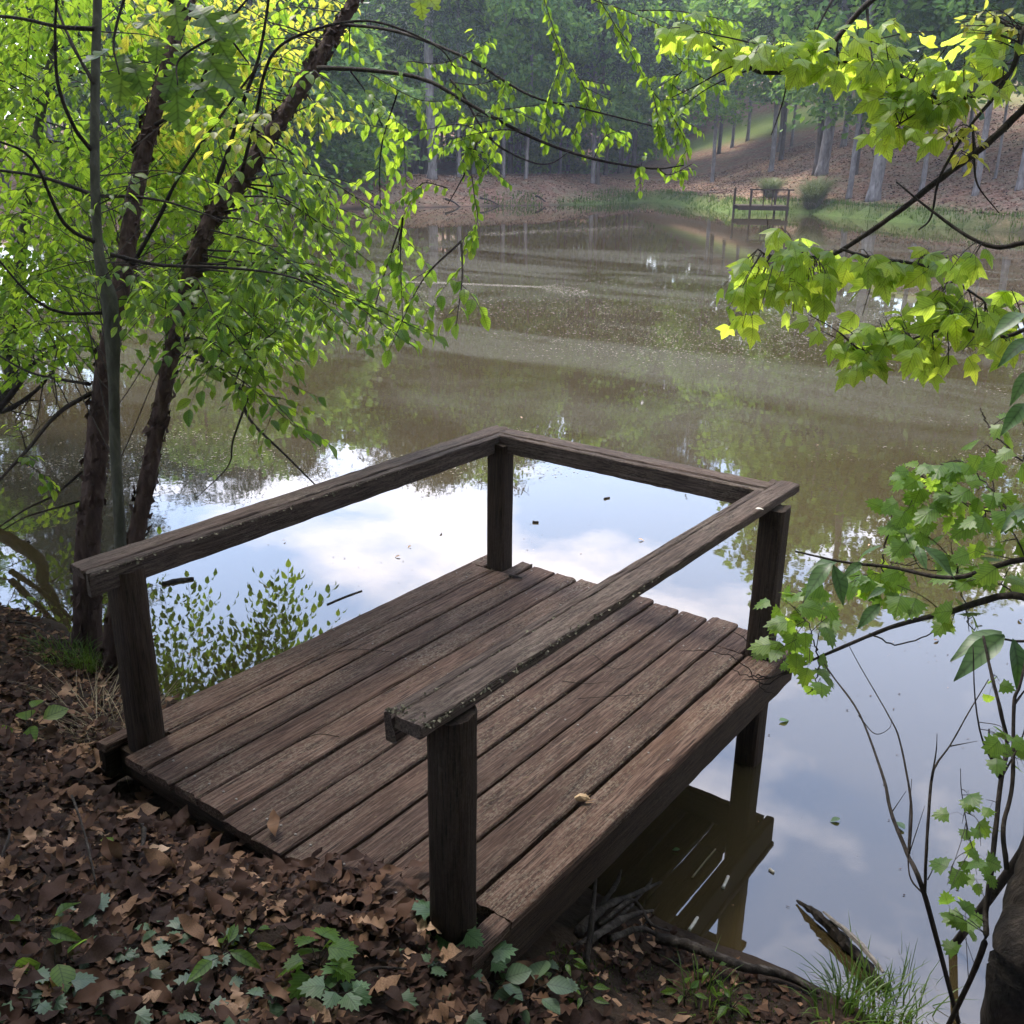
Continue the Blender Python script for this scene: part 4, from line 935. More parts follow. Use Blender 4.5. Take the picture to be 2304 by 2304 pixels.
# leaning tree and dead wood standing in the water at the left
bl = np.array([*uv2xy(-7.6, 9.3), 0.0]); bl[2] = float(terrain(bl[0], bl[1]))
tl = Plant('leaning_tree', bl, 'grey tree leaning over the water from the left bank behind the birches', 'tree')
tl.trunk([bl + [0, 0, -.2], at(-30, 760, 8.6), at(15, 660, 8.4), at(40, 480, 8.2), at(70, 260, 8.2), at(105, 60, 8.2), at(150, -200, 8.4)], [.07, .06, .055, .045, .04, .03, .015], 'grey_bark', 10)
tl.branch(pl([(-30, 800, 7.8), (25, 740, 7.6), (60, 690, 7.5), (110, 650, 7.4)]), [.03, .022, .014, .008]); tl.branch(pl([(-30, 780, 8.0), (20, 770, 7.8), (70, 735, 7.6), (100, 700, 7.5)]), [.028, .018, .008])
for k in range(24):
    tip = at(rng.uniform(-140, 70), rng.uniform(-60, 330), rng.uniform(7.5, 10.5)); tl.spray(tl.nearest(tip), tip, .006, .085, 'OV', 'birch_leaf', t0=.35)
for k in range(40):
    tip = at(rng.uniform(-120, 330), rng.uniform(-40, 620), rng.uniform(7.2, 10.5)); tl.spray(tl.nearest(tip), tip, .007, .085, 'OV', 'birch_leaf', t0=.4)
for k in range(26):
    tip = at(rng.uniform(-60, 160), rng.uniform(560, 900), rng.uniform(6.4, 8.2)); p0 = tl.nearest(tip); Q = catmull([p0, (p0 + tip) / 2 + rng.normal(0, .12, 3), tip], 4); tl.twig(Q, .006, .002)
tl.finish(nleaf=250)

# ------------------------------------------------------------------ right: maple, oak spray, vine and saplings
bm = ground_hit(1925, 1990); bm = np.array([*uv2xy(1.72, 2.5), 0.0]); bm[2] = float(terrain(bm[0], bm[1]))
mp_ = Plant('red_maple', bm, 'dark-trunked maple at the right edge with branches of bright three-lobed leaves', 'tree')
mp_.trunk([bm + [0, 0, -.25], at(1925, 1880, 2.55), at(1955, 1720, 2.55), at(1990, 1560, 2.6), at(2030, 1200, 2.8), at(2060, 700, 3.2), at(2080, 200, 3.7), at(2090, -300, 4.2), at(2060, -900, 4.8)], [.10, .085, .075, .07, .068, .07, .06, .05, .03], 'dark_bark', 14, 8, .06)
mp_.branch(pl([(2085, 120, 3.8), (1990, 160, 3.9), (1931, 206, 3.95), (1858, 274, 4.0), (1761, 347, 4.05), (1709, 389, 4.1), (1615, 455, 4.15), (1566, 482, 4.2), (1520, 485, 4.2), (1452, 482, 4.25), (1430, 470, 4.25)]), [.022, .016, .013, .010, .007, .003])
mp_.branch(pl([(1587, 470, 4.17), (1640, 485, 4.1), (1747, 502, 4.0), (1800, 530, 3.95), (1858, 569, 3.9)]), [.007, .006, .004])
mp_.branch(pl([(2070, 440, 3.5), (1990, 450, 3.6), (1931, 458, 3.7), (1879, 466, 3.75), (1823, 444, 3.8), (1747, 389, 3.9), (1691, 343, 4.0)]), [.016, .012, .009, .006, .003])
mp_.branch(pl([(2085, -120, 4.0), (1820, -90, 4.1), (1680, -20, 4.2), (1629, 14, 4.2), (1559, 94, 4.2), (1504, 132, 4.2), (1434, 136, 4.2), (1400, 116, 4.2), (1344, 87, 4.2)]), [.018, .014, .011, .008, .004])
mp_.branch(pl([(1405, 118, 4.2), (1370, 130, 4.2), (1320, 158, 4.2), (1268, 184, 4.2)]), [.004, .002]); mp_.branch(pl([(1425, 128, 4.22), (1380, 145, 4.25), (1330, 170, 4.3), (1290, 200, 4.3)]), [.004, .002])
mp_.branch(pl([(2080, -20, 3.9), (1960, 40, 3.9), (1931, 58, 3.9), (1909, 132, 3.9), (1861, 165, 3.95), (1781, 189, 4.0), (1720, 155, 4.0), (1653, 121, 4.05), (1539, 113, 4.1), (1414, 80, 4.15), (1292, 54, 4.2)]), [.014, .011, .008, .006, .002])
mp_.branch(pl([(1909, 132, 3.9), (1870, 190, 3.9), (1830, 239, 3.9), (1774, 333, 3.9), (1757, 409, 3.95), (1733, 434, 3.95)]), [.009, .006, .003])
mp_.branch(pl([(1905, 140, 3.9), (1860, 175, 3.9), (1780, 195, 3.95), (1730, 214, 4.0), (1680, 245, 4.0)]), [.006, .005, .003])
mp_.branch(pl([(1636, 18, 4.2), (1640, 70, 4.15), (1646, 114, 4.1), (1660, 166, 4.1), (1684, 201, 4.1)]), [.006, .004, .002])
mp_.branch(pl([(1836, 245, 3.9), (1838, 300, 3.85), (1845, 350, 3.85), (1885, 402, 3.85)]), [.005, .004, .002])
mp_.branch(pl([(1487, 135, 4.2), (1480, 180, 4.15), (1468, 220, 4.15), (1455, 255, 4.15)]), [.004, .002]); mp_.branch(pl([(1570, 0, 4.1), (1540, 60, 4.1), (1525, 125, 4.1)]), [.004, .003])
mp_.branch(pl([(2080, 620, 3.3), (1960, 615, 3.6), (1890, 635, 3.7), (1800, 620, 3.8), (1720, 640, 3.9), (1640, 680, 3.95)]), [.010, .007, .003])
mp_.branch(pl([(1452, 482, 4.25), (1450, 440, 4.25), (1446, 405, 4.25)]), [.003, .0015])
def cluster(plant, cx_, cy_, rx, ry, dep, tips, per, size, kind='MAP', mat='maple_leaf', droop=.7, r=.0028):
    for k in range(tips):
        a = rng.random() * 6.283; q = math.sqrt(rng.random()); tip = at(cx_ + rx * q * math.cos(a), cy_ + ry * q * math.sin(a), dep + rng.normal(0, .12)); p0 = plant.nearest(tip); v = tip - p0; ln = np.linalg.norm(v)
        if ln > .55: p0 = tip - v / ln * .55 if False else p0
        Q = catmull([p0, (p0 + tip) / 2 + np.array([0, 0, .06 * ln]) + rng.normal(0, .03 * ln, 3), tip], 4); plant.twig(Q, r, r * .5)
        for j in range(per):
            f = 1 - .85 * rng.random() * min(1, .45 / max(ln, .05)); i = f * (len(Q) - 1); i0 = min(int(i), len(Q) - 2); p = Q[i0] + (Q[i0 + 1] - Q[i0]) * (i - i0)
            d = norm(norm(v) * .5 + rng.normal(0, .7, 3) * [1, 1, .35] + [0, 0, -droop * rng.random()]); pet = size * (.3 + .5 * rng.random()); e = p + d * pet
            plant.twig(np.array([p, (p + e) / 2 + [0, 0, .01], e]), r * .35, r * .3)
            plant.leaf(kind, mat, e, norm(d + [0, 0, -.5 * droop]), norm(np.array([0, 0, .7]) + rng.normal(0, .3, 3) - FW * .55), size * (.7 + .5 * rng.random()))
for c in ((1420, 530, 60, 40, 4.2, 7, 4), (1390, 590, 50, 40, 4.2, 6, 4), (1480, 560, 60, 50, 4.2, 8, 4), (1530, 470, 60, 30, 4.2, 6, 3), (1490, 450, 40, 25, 4.2, 3, 3), (1560, 520, 50, 30, 4.15, 5, 4), (1610, 500, 50, 25, 4.1, 5, 3), (1700, 500, 60, 25, 4.0, 6, 3), (1780, 480, 70, 25, 3.95, 6, 3), (1830, 500, 50, 20, 3.9, 3, 3),
          (1520, 600, 50, 30, 4.15, 4, 3), (1640, 620, 70, 40, 3.95, 8, 4), (1720, 580, 80, 35, 3.9, 9, 4), (1700, 640, 80, 40, 3.9, 8, 4), (1800, 590, 80, 40, 3.85, 9, 4), (1880, 570, 50, 40, 3.8, 6, 4), (1600, 690, 40, 20, 3.95, 3, 3), (1770, 670, 60, 25, 3.85, 4, 3), (1860, 640, 60, 30, 3.8, 5, 3),
          (1300, 55, 40, 20, 4.2, 5, 3), (1360, 75, 50, 25, 4.2, 6, 4), (1430, 85, 60, 25, 4.15, 8, 4), (1500, 95, 60, 30, 4.1, 8, 4), (1560, 50, 40, 40, 4.1, 4, 3), (1600, 100, 50, 40, 4.05, 6, 4), (1650, 40, 50, 40, 4.1, 4, 3), (1690, 120, 60, 40, 4.0, 8, 4), (1760, 130, 60, 50, 4.0, 9, 4), (1700, 180, 60, 40, 4.0, 8, 4), (1790, 190, 60, 40, 3.95, 7, 4), (1850, 130, 50, 50, 3.9, 6, 4), (1680, 240, 45, 25, 4.0, 4, 3), (1740, 230, 50, 30, 3.95, 4, 3), (1850, 60, 60, 50, 3.95, 6, 3), (1920, 100, 30, 50, 3.85, 3, 3)):
    cluster(mp_, *c, size=.086)
for c in ((1800, 230, 40, 40, 3.9, 8, 5), (1820, 275, 30, 25, 3.88, 6, 4), (1860, 35, 60, 25, 3.9, 7, 4), (1790, 60, 40, 30, 3.95, 4, 4)):
    cluster(mp_, *c, size=.045, kind='OV', mat='young_leaf')
mp_.finish(nleaf=300)

bo = np.array([*uv2xy(-3.2, 1.6), 0.0]); bo[2] = float(terrain(bo[0], bo[1]))
ok = Plant('white_oak', bo, 'oak bough with big dark lobed leaves hanging in front of the birches', 'tree')
ok.trunk([bo + [0, 0, -.2], bo + [0, 0, 2.2], bo + [.1, .1, 5], bo + [.2, .1, 9]], [.16, .13, .11, .05], 'grey_bark', 12)
ok.branch([bo + [0, 0, 3.6], at(-200, -420, 2.6), at(120, -160, 2.75), at(330, 5, 2.8), at(420, 60, 2.8), at(470, 120, 2.8)], [.03, .02, .012, .005, .002])
ok.branch(pl([(250, -50, 2.8), (215, 70, 2.75), (225, 140, 2.7)]), [.005, .002]); ok.branch(pl([(420, 60, 2.8), (340, 110, 2.75), (335, 160, 2.7)]), [.004, .002])
for (x_, y_, x2, y2, sc_) in ((330, 0, 330, 55, .15), (360, 5, 430, 70, .17), (420, 20, 455, 70, .14), (300, 20, 260, 40, .11), (230, 90, 170, 100, .13), (235, 100, 225, 190, .17), (245, 110, 280, 190, .14), (375, 95, 480, 195, .19), (355, 85, 340, 150, .13), (340, 120, 310, 170, .14), (335, 150, 330, 235, .17), (360, 150, 430, 200, .14), (300, 70, 290, 120, .11), (400, 60, 440, 120, .13)):
    a = at(x_, y_, 2.78); b = at(x2, y2, 2.72); ok.leaf('OAK', 'oak_leaf', a, b - a, norm(-FW * .6 + np.array([0, 0, .7]) + rng.normal(0, .25, 3)), sc_)
ok.finish(nleaf=60)
oc = Plant('oak_twig_tree', np.array([*uv2xy(-2.2, -.6), float(terrain(*uv2xy(-2.2, -.6)))]), 'tall oak over the near bank dangling one pale lobed leaf at the top', 'tree')
oc.trunk([oc.base + [0, 0, -.2], oc.base + [0, 0, 3], oc.base + [.1, .3, 8]], [.17, .13, .06], 'grey_bark', 12)
oc.branch([oc.base + [0, 0, 4.2], at(500, -700, 2.4), at(770, -120, 2.8), at(795, -20, 2.9)], [.03, .018, .006, .002])
for (x_, y_, x2, y2) in ((790, -15, 800, 45), (795, -20, 830, 15)):
    a = at(x_, y_, 2.9); b = at(x2, y2, 2.85); oc.leaf('OAK', 'maple_leaf', a, b - a, norm(-FW + [0, 0, .3]), .10)
oc.finish(nleaf=4)

# vine shrub at the right rail post
bv = np.array([*uv2xy(1.62, 3.0), 0.0]); bv[2] = max(float(terrain(bv[0], bv[1])), -.2)
vn = Plant('wild_grapevine', bv, 'grapevine with toothed bright leaves climbing over the corner rail post', 'vine')
vn.branch([bv + [0, 0, -.1], at(1990, 1500, 3.0), at(1980, 1250, 3.0), at(1931, 1126, 3.05), at(1781, 1157, 3.3), at(1677, 1185, 3.5), at(1545, 1240, 3.75), at(1455, 1278, 3.92), at(1400, 1283, 4.0)], [.016, .014, .012, .010, .007, .004, .0015])
for pts in ([(1520, 1250, 3.8), (1440, 1290, 3.95), (1405, 1255, 4.0), (1360, 1232, 4.0), (1282, 1228, 4.0)], [(1500, 1255, 3.8), (1440, 1228, 3.95), (1380, 1190, 4.0)], [(1455, 1278, 3.92), (1410, 1275, 4.0), (1380, 1262, 4.0)], [(1545, 1240, 3.75), (1530, 1195, 3.7), (1522, 1165, 3.7)], [(1455, 1280, 3.95), (1430, 1275, 3.95), (1440, 1300, 3.9), (1465, 1312, 3.9)],
            [(1640, 1195, 3.55), (1690, 1215, 3.5), (1760, 1190, 3.4), (1790, 1150, 3.3)], [(1680, 1000, 3.5), (1665, 1060, 3.5), (1668, 1100, 3.5), (1690, 1150, 3.5)], [(1800, 1060, 3.3), (1815, 1120, 3.3), (1830, 1180, 3.25), (1850, 1180, 3.2)], [(1545, 1240, 3.75), (1540, 1290, 3.7), (1520, 1310, 3.7)],
            [(1931, 1126, 3.05), (1850, 1090, 3.2), (1740, 1070, 3.4), (1680, 1060, 3.5)], [(1940, 1060, 3.0), (1900, 980, 3.1), (1870, 900, 3.2), (1880, 860, 3.2), (1910, 830, 3.2)], [(1880, 865, 3.2), (1862, 840, 3.2)], [(1905, 985, 3.1), (1850, 960, 3.2), (1790, 930, 3.3), (1730, 905, 3.4)], [(1900, 960, 3.1), (1850, 900, 3.2), (1800, 860, 3.3)], [(1930, 870, 3.0), (1860, 800, 3.1), (1850, 770, 3.1)]):
    q = catmull(pl(pts), 6); q[1:-1] += rng.normal(0, .004, q[1:-1].shape); vn.twig(q, .0035, .0015); vn.lines.append(q)
for c in ((1500, 1120, 35, 25, 3.75, 5, 3), (1490, 1230, 30, 35, 3.75, 6, 3), (1530, 1275, 20, 25, 3.7, 3, 2), (1560, 1130, 40, 30, 3.7, 5, 3), (1640, 1110, 40, 35, 3.5, 5, 3), (1690, 1090, 40, 30, 3.5, 5, 3), (1750, 1010, 50, 35, 3.4, 8, 3), (1770, 900, 60, 35, 3.3, 9, 3), (1720, 950, 40, 40, 3.4, 6, 3), (1840, 950, 60, 50, 3.2, 10, 3), (1850, 850, 50, 35, 3.1, 4, 2), (1880, 1060, 40, 50, 3.1, 6, 3), (1820, 1180, 40, 20, 3.3, 4, 2), (1900, 790, 30, 30, 3.0, 3, 2), (1820, 1080, 40, 30, 3.3, 5, 2)):
    c = (*c[:5], int(c[5] * 1.05), c[6])
    cluster(vn, *c, size=.070, kind='VIN', mat='vine_leaf', droop=.6, r=.002)
vn.finish(nleaf=260)
# hickory sapling with big dark leaves
bh = np.array([*uv2xy(1.80, 2.9), 0.0]); bh[2] = max(float(terrain(bh[0], bh[1])), -.2)
hk = Plant('hickory_sapling', bh, 'sapling with large drooping dark green leaves beside the grapevine', 'sapling')
hk.branch([bh + [0, 0, -.1], at(2000, 1500, 3.0), at(1985, 1200, 3.0), at(1950, 1060, 3.0), at(1800, 1090, 3.1), at(1680, 1070, 3.25), at(1590, 1060, 3.3), at(1500, 1040, 3.35)], [.014, .012, .010, .007, .005, .003])
hk.branch(pl([(1985, 1200, 3.0), (1930, 1210, 2.9), (1890, 1205, 2.85)]), [.006, .003]); hk.branch(pl([(1985, 900, 3.0), (1950, 740, 3.0), (1930, 640, 3.0)]), [.006, .003]); hk.branch([at(1985, 1200, 3.0), at(2000, 1050, 3.0), at(1985, 900, 3.0)], [.010, .006])
for (x_, y_, x2, y2, sc_, d_) in ((1570, 1062, 1487, 1140, .16, 3.3), (1572, 1065, 1605, 1155, .15, 3.3), (1580, 1060, 1500, 1070, .13, 3.35), (1620, 1060, 1648, 1020, .10, 3.25), (1625, 1062, 1590, 1085, .09, 3.25), (1660, 1140, 1610, 1190, .12, 3.3), (1670, 1110, 1630, 1125, .08, 3.3), (1740, 1030, 1830, 1095, .15, 3.1), (1730, 1030, 1745, 1065, .09, 3.1), (1895, 1200, 1780, 1275, .19, 2.8), (1890, 1195, 1760, 1215, .17, 2.85), (1910, 1205, 1935, 1275, .15, 2.8), (1932, 590, 1865, 625, .14, 2.9), (1945, 640, 1880, 670, .13, 2.9), (1945, 700, 1900, 760, .12, 2.9), (1935, 760, 1890, 815, .13, 2.9), (1945, 960, 1855, 1010, .13, 3.0)):
    a = at(x_, y_, d_); b = at(x2, y2, d_ - .05); hk.leaf('HIC', 'dark_leaf', a, b - a, norm(np.array([0, 0, 1.0]) - FW * .35 + rng.normal(0, .2, 3)), sc_)
hk.finish(nleaf=40)
# thin bare stems at the right corner
bs = ground_hit(1832, 1900)
st = Plant('bare_shrub', bs, 'thin bare stems rising from the shore beside the floating log', 'shrub')
for pts, r_ in (([(1832, 1900, None), (1747, 1698, 2.75), (1712, 1611, 2.85), (1681, 1532, 2.95), (1667, 1469, 3.05), (1622, 1348, 3.3), (1573, 1278, 3.55), (1548, 1242, 3.7)], .008), ([(1715, 1611, 2.85), (1719, 1518, 2.9), (1698, 1400, 3.0), (1677, 1351, 3.05), (1625, 1261, 3.2), (1600, 1215, 3.3)], .004),
                ([(1745, 1690, 2.76), (1748, 1600, 2.75), (1757, 1476, 2.8), (1768, 1440, 2.82), (1792, 1407, 2.85), (1830, 1340, 2.9), (1865, 1282, 2.95)], .005), ([(1757, 1470, 2.8), (1766, 1420, 2.8), (1768, 1385, 2.8)], .003), ([(1792, 1408, 2.85), (1845, 1398, 2.85)], .002), ([(1620, 1350, 3.3), (1650, 1384, 3.2), (1677, 1375, 3.15), (1683, 1355, 3.1)], .002), ([(1715, 1612, 2.85), (1745, 1520, 2.85)], .002), ([(1681, 1535, 2.95), (1710, 1492, 2.95)], .002), ([(1745, 1690, 2.75), (1716, 1650, 2.8), (1715, 1560, 2.85), (1720, 1470, 2.9)], .003), ([(1750, 1660, 2.75), (1768, 1625, 2.75)], .002)):
    P = [bs - [0, 0, .05] if p[2] is None else at(*p) for p in pts]; st.branch(P, [r_, r_ * .8, r_ * .5, r_ * .3], 'dark_bark', 6)
st.finish()
b5 = np.array([*uv2xy(1.50, 2.60), 0.0]); b5[2] = float(terrain(b5[0], b5[1]))
s2 = Plant('forked_shrub', b5, 'forked dark shrub stems with a few leaves against the maple trunk', 'shrub')
for pts, r_ in (([(1880, 1830, None), (1851, 1799, 2.6), (1860, 1720, 2.6), (1872, 1625, 2.6), (1889, 1469, 2.65), (1900, 1407, 2.7), (1885, 1330, 2.7), (1868, 1261, 2.75), (1855, 1200, 2.8)], .008), ([(1900, 1640, 2.6), (1893, 1560, 2.6), (1910, 1480, 2.65), (1913, 1330, 2.7), (1925, 1290, 2.7), (1950, 1180, 2.75)], .007), ([(1887, 1470, 2.65), (1868, 1420, 2.65), (1866, 1375, 2.65)], .004), ([(1889, 1465, 2.65), (1855, 1400, 2.6), (1840, 1320, 2.6), (1836, 1220, 2.6)], .003), ([(1913, 1330, 2.7), (1935, 1300, 2.7)], .004), ([(1889, 1469, 2.65), (1925, 1400, 2.65), (1940, 1350, 2.65)], .003), ([(1870, 1650, 2.6), (1835, 1600, 2.6), (1815, 1500, 2.6), (1812, 1450, 2.6)], .0018)):
    P = [b5 - [0, 0, .05] if p[2] is None else at(*p) for p in pts]; s2.branch(P, [r_, r_ * .8, r_ * .5], 'dark_bark', 6)
for c in ((1830, 1580, 25, 50, 2.6, 7, 1), (1790, 1640, 20, 30, 2.6, 3, 1), (1800, 1700, 30, 30, 2.6, 6, 2), (1850, 1670, 30, 25, 2.6, 4, 1), (1840, 1510, 30, 25, 2.65, 4, 1), (1910, 1440, 25, 40, 2.65, 6, 2), (1890, 1380, 30, 20, 2.65, 3, 1), (1880, 1290, 30, 20, 2.7, 3, 1)):
    cluster(s2, *c, size=.045, kind='VIN', mat='vine_leaf', droop=.3, r=.0012)
s2.finish(nleaf=120)
# ------------------------------------------------------------------ leaf litter on the near bank
rl = np.random.default_rng(31)
def litter_points(n, xr_, yr_, keep=None):
    x = rl.uniform(*xr_, n); y = rl.uniform(*yr_, n); z = terrain(x, y); s = shore_sd(x, y)
    m = (s > .02) & ~((x > -.03) & (x < 1.86) & (y > -.015))
    if keep is not None: m &= keep(x, y, s)
    return x[m], y[m], z[m]
def litter_batch(n, size, xr_, yr_, lift, keep=None):
    x, y, z = litter_points(n, xr_, yr_, keep); m = len(x)
    pos = np.stack([x, y, z + lift * rl.random(m)], -1); yd = np.concatenate([rl.normal(0, 1, (m, 2)), rl.normal(0, .16, (m, 1))], 1); zd = norm(rl.normal(0, .30, (m, 3)) + [0, 0, 1])
    flip = rl.random(m) < .4; zd[flip] *= -1
    return pos, yd, zd, size * (.6 + .75 * rl.random(m))
bare = lambda x, y, s: rl.random(len(x)) < np.clip(.25 + 1.2 * smooth(2.1, 1.8, x) + smooth(1.6, 2.4, s), 0, 1) * (.45 + .55 * smooth(0, .35, s))
A = [litter_batch(12000, .062, (-4.2, 3.6), (-1.6, 1.0), .030, bare), litter_batch(4200, .105, (-2.5, 2.4), (-1.4, .3), .035, bare)]
pos, yd, zd, sc = [np.concatenate([a[k] for a in A]) for k in range(4)]
# a heap of leaves drifted on the near end of the deck
m = 70; hx = rl.normal(1.42, .16, m); hy = np.abs(rl.normal(0, .07, m)) - .06; hp = np.stack([hx, hy, DZ + .012 + .03 * rl.random(m)], -1); ok_ = (hx < 1.6) & (hx > .9)
pos = np.concatenate([pos, hp[ok_]]); k_ = ok_.sum(); yd = np.concatenate([yd, np.concatenate([rl.normal(0, 1, (k_, 2)), rl.normal(0, .3, (k_, 1))], 1)]); zd = np.concatenate([zd, norm(rl.normal(0, .4, (k_, 3)) + [0, 0, 1])]); sc = np.concatenate([sc, .10 * (.6 + .7 * rl.random(k_))])
prj = [project(p) for p in pos]; score = np.array([(s_ / p[2] if (0 < p[0] < 1932 and 0 < p[1] < 1932) else -1) for p, s_ in zip(prj, sc)])
order = np.argsort(-score); big = order[:300]; rest = order[300:]; rest = rest[(score[rest] > 0) | (rl.random(len(rest)) < .35)]
for i in big:
    o = bpy.data.objects.new('fallen_leaf', leaf_mesh('DED', int(rl.integers(0, 8)), 'dead_leaf')); COL.objects.link(o); o.parent = ground; o.matrix_basis = basis(pos[i], yd[i], zd[i], sc[i])
tag(obj('leaf_litter', leaf_batch('leaf_litter', 'DED', 'dead_leaf', pos[rest], yd[rest], zd[rest], sc[rest])), 'deep layer of curled brown oak leaves on the near bank', 'leaf litter', kind='stuff')
a = litter_batch(16000, .030, (-4.2, 3.6), (-1.6, 1.0), .012)
tag(obj('leaf_crumbs', leaf_batch('leaf_crumbs', 'FLAKE', 'dead_leaf', *a, False)), 'broken brown leaf crumbs covering the soil of the near bank', 'leaf litter', kind='stuff')
def lone_leaf(xd, yd_, mat, label, size, kind='DED', idx=0, z=None, name='dead_leaf', tilt=.3, rot=None, cat='leaf', group=None):
    p = ground_hit(xd, yd_) if z is None else CAM + ray(xd, yd_) * ((z - CAM[2]) / ray(xd, yd_)[2]); p = p + [0, 0, .03 if z is None else .006]
    o = obj(name, leaf_mesh(kind, idx, mat)); a = rl.random() * 6.28 if rot is None else rot
    o.matrix_basis = basis(p, np.array([math.cos(a), math.sin(a), rl.normal(0, .1)]), norm(np.array([0, 0, 1]) + rl.normal(0, tilt, 3) * .5), size); return tag(o, label, cat, group)
lone_leaf(325, 1612, 'tan_leaf', 'large pale tan oak leaf lying on the darker litter below the deck end', .15, idx=4)
lone_leaf(728, 1742, 'orange_leaf', 'orange-tinged dead leaf at the foot of the near rail post', .13, idx=6)
lone_leaf(560, 1640, 'tan_leaf', 'tan crumpled leaf beside the green seedling at the deck edge', .09, idx=3)
lone_leaf(770, 1760, 'tan_leaf', 'pale spiky oak leaf propped against the near rail post', .12, idx=2)
lone_leaf(10, 1690, 'tan_leaf', 'pale leaf lying alone at the bank edge far from the deck', .12, idx=0)
# sticks
def stick(name, pts, r, label, cat='stick', mat='dead_wood', group=None, sides=6, jit=.15):
    P = np.array(pts, float); b = P[0].copy(); g = Geo(); g.tube(catmull(P, 6), r, sides, jit); return tag(obj(name, g.mesh(name, mat, True, b), None, b), label, cat, group)
def gp(x, y, h=.02): p = ground_hit(x, y); p[2] = max(p[2], 0) + h; return p
stick('fallen_twig', [gp(145, 1560, .12), gp(165, 1610, .08), gp(185, 1690)], [.004, .003], 'thin pale twig standing aslant in the litter by the deck corner')
stick('fallen_twig', [gp(0, 1640), gp(22, 1610, .05), gp(20, 1580, .03)], [.005, .003], 'short curved pale twig at the bank edge')
stick('fallen_twig', [gp(20, 1190, .05), gp(70, 1200, .06), gp(150, 1250, .04)], [.006, .004], 'pale twig lying across the bank before the birch trunks')
stick('fallen_twig', [gp(268, 1560), gp(275, 1600, .04), gp(262, 1650)], [.010, .008, .005], 'grey bark stub in the litter under the deck corner')
stick('fallen_twig', [gp(510, 1590, .05), gp(498, 1640, .02)], [.010, .007], 'short brown stick leaning below the deck edge')
stick('fallen_twig', [gp(640, 1890), gp(700, 1870, .06), gp(780, 1850, .03)], [.005, .003], 'thin stick in the litter near the ground ivy')
stick('fallen_branch', [gp(1236, 1795, .05), gp(1290, 1815, .07), gp(1390, 1850, .05), gp(1470, 1855, .03), gp(1545, 1885, .02)], [.020, .018, .016, .010], 'long dark fallen branch along the muddy shore beside the dock', 'branch')
rb = gp(1180, 1745, .0)
for k, (pts, r_) in enumerate(([(1100, 1760), (1150, 1735), (1200, 1715), (1240, 1690)], [.03, .022, .012]), ) if False else ():
    pass
def roots(name, label, lines, base):
    t = tag(empty(name, base), label, 'roots')
    for pts, r_ in lines:
        g = Geo(); g.tube(catmull([gp(*p) for p in pts], 5), r_, 7, .25); obj('root', g.mesh('root', 'dead_wood', True, base), t)
roots('tree_roots', 'tangle of wet dark roots on the mud under the dock side', [([(1090, 1770, .02), (1140, 1745, .07), (1200, 1720, .08), (1245, 1690, .05)], [.017, .012, .005]), ([(1110, 1790, .02), (1180, 1770, .09), (1230, 1740, .05)], [.016, .011, .005]), ([(1120, 1740, .02), (1160, 1700, .06), (1170, 1680, .08)], [.012, .008, .004]),
      ([(1105, 1830, .0), (1115, 1780, .14), (1120, 1740, .2)], [.011, .009, .004]), ([(1080, 1800, .01), (1160, 1760, .05), (1215, 1700, .04), (1230, 1665, .01)], [.010, .008, .003]), ([(1130, 1765, .04), (1190, 1745, .10), (1225, 1775, .06), (1270, 1770, .02)], [.009, .007, .003]), ([(1150, 1790, .03), (1210, 1785, .07), (1260, 1800, .03)], [.014, .010, .005])], gp(1150, 1770, 0))
# half-sunken split log
g = Geo(); a = CAM + ray(1503, 1703) * (-CAM[2] / ray(1503, 1703)[2]); b = CAM + ray(1668, 1858) * (-CAM[2] / ray(1668, 1858)[2])
LP = catmull([a + [0, 0, .01], a * .7 + b * .3 + [0, 0, .03], a * .35 + b * .65 + [0, 0, .02], b + [.02, -.02, 0]], 8); g.tube(LP, [.004, .012, .017, .020, .020, .018, .010], 8, .35)
lg = tag(empty('floating_log', b), 'broken black log half sunk in the water beside the grassy shore', 'log'); obj('wood', g.mesh('wood', 'dark_bark', False, b), lg)
g = Geo(); g.tube(catmull([LP[8] + [0, 0, .035], LP[16] + [.012, 0, .045], LP[22] + [.01, 0, .04]], 5), [.004, .012, .006], 6, .3); obj('split_face', g.mesh('split_face', 'cone', False, b), lg)

# things on the deck
ondeck = lambda x, y, h=0.0: CAM + ray(x, y) * ((DZ + h - CAM[2]) / ray(x, y)[2])
g = Geo(); c = ondeck(1098, 1508, .01)
g.tube(np.array([c + [-.020, -.012, 0], c + [-.006, -.002, .008], c + [.010, .006, .007], c + [.022, .012, .002]]), [.008, .015, .013, .006], 7, .25)
for k in range(4):
    v = np.array([rl.normal(0, .010), rl.normal(0, .010), .004]); g.tube(np.array([c + v, c + v * 1.8 + [.008, .014, .008]]), [.0025, .0008], 4, .2)
tag(obj('wood_chip', g.mesh('wood_chip', 'fresh_wood', False, c), None, c), 'splintered pale wood chip caught in the gap between two deck planks', 'wood chip')
stick('twig_piece', [ondeck(960, 1086, .006), ondeck(985, 1090, .006)], [.007, .006], 'short dark stick on the planks beside the far corner post')
for pts in ([(1120, 1235), (1160, 1262), (1210, 1248)], [(1060, 1285), (1110, 1290), (1150, 1285)], [(1090, 1318), (1180, 1312), (1220, 1310)], [(600, 1245), (660, 1225), (740, 1230)], [(560, 1400), (600, 1385), (640, 1390)]):
    stick('pine_needles', [ondeck(*p, h=.006) for p in pts], [.0018, .001], 'thin dry sprig lying across the deck planks', 'twig', 'dark_bark', 'dry sprigs on the deck', 4, 0)
db = Geo()
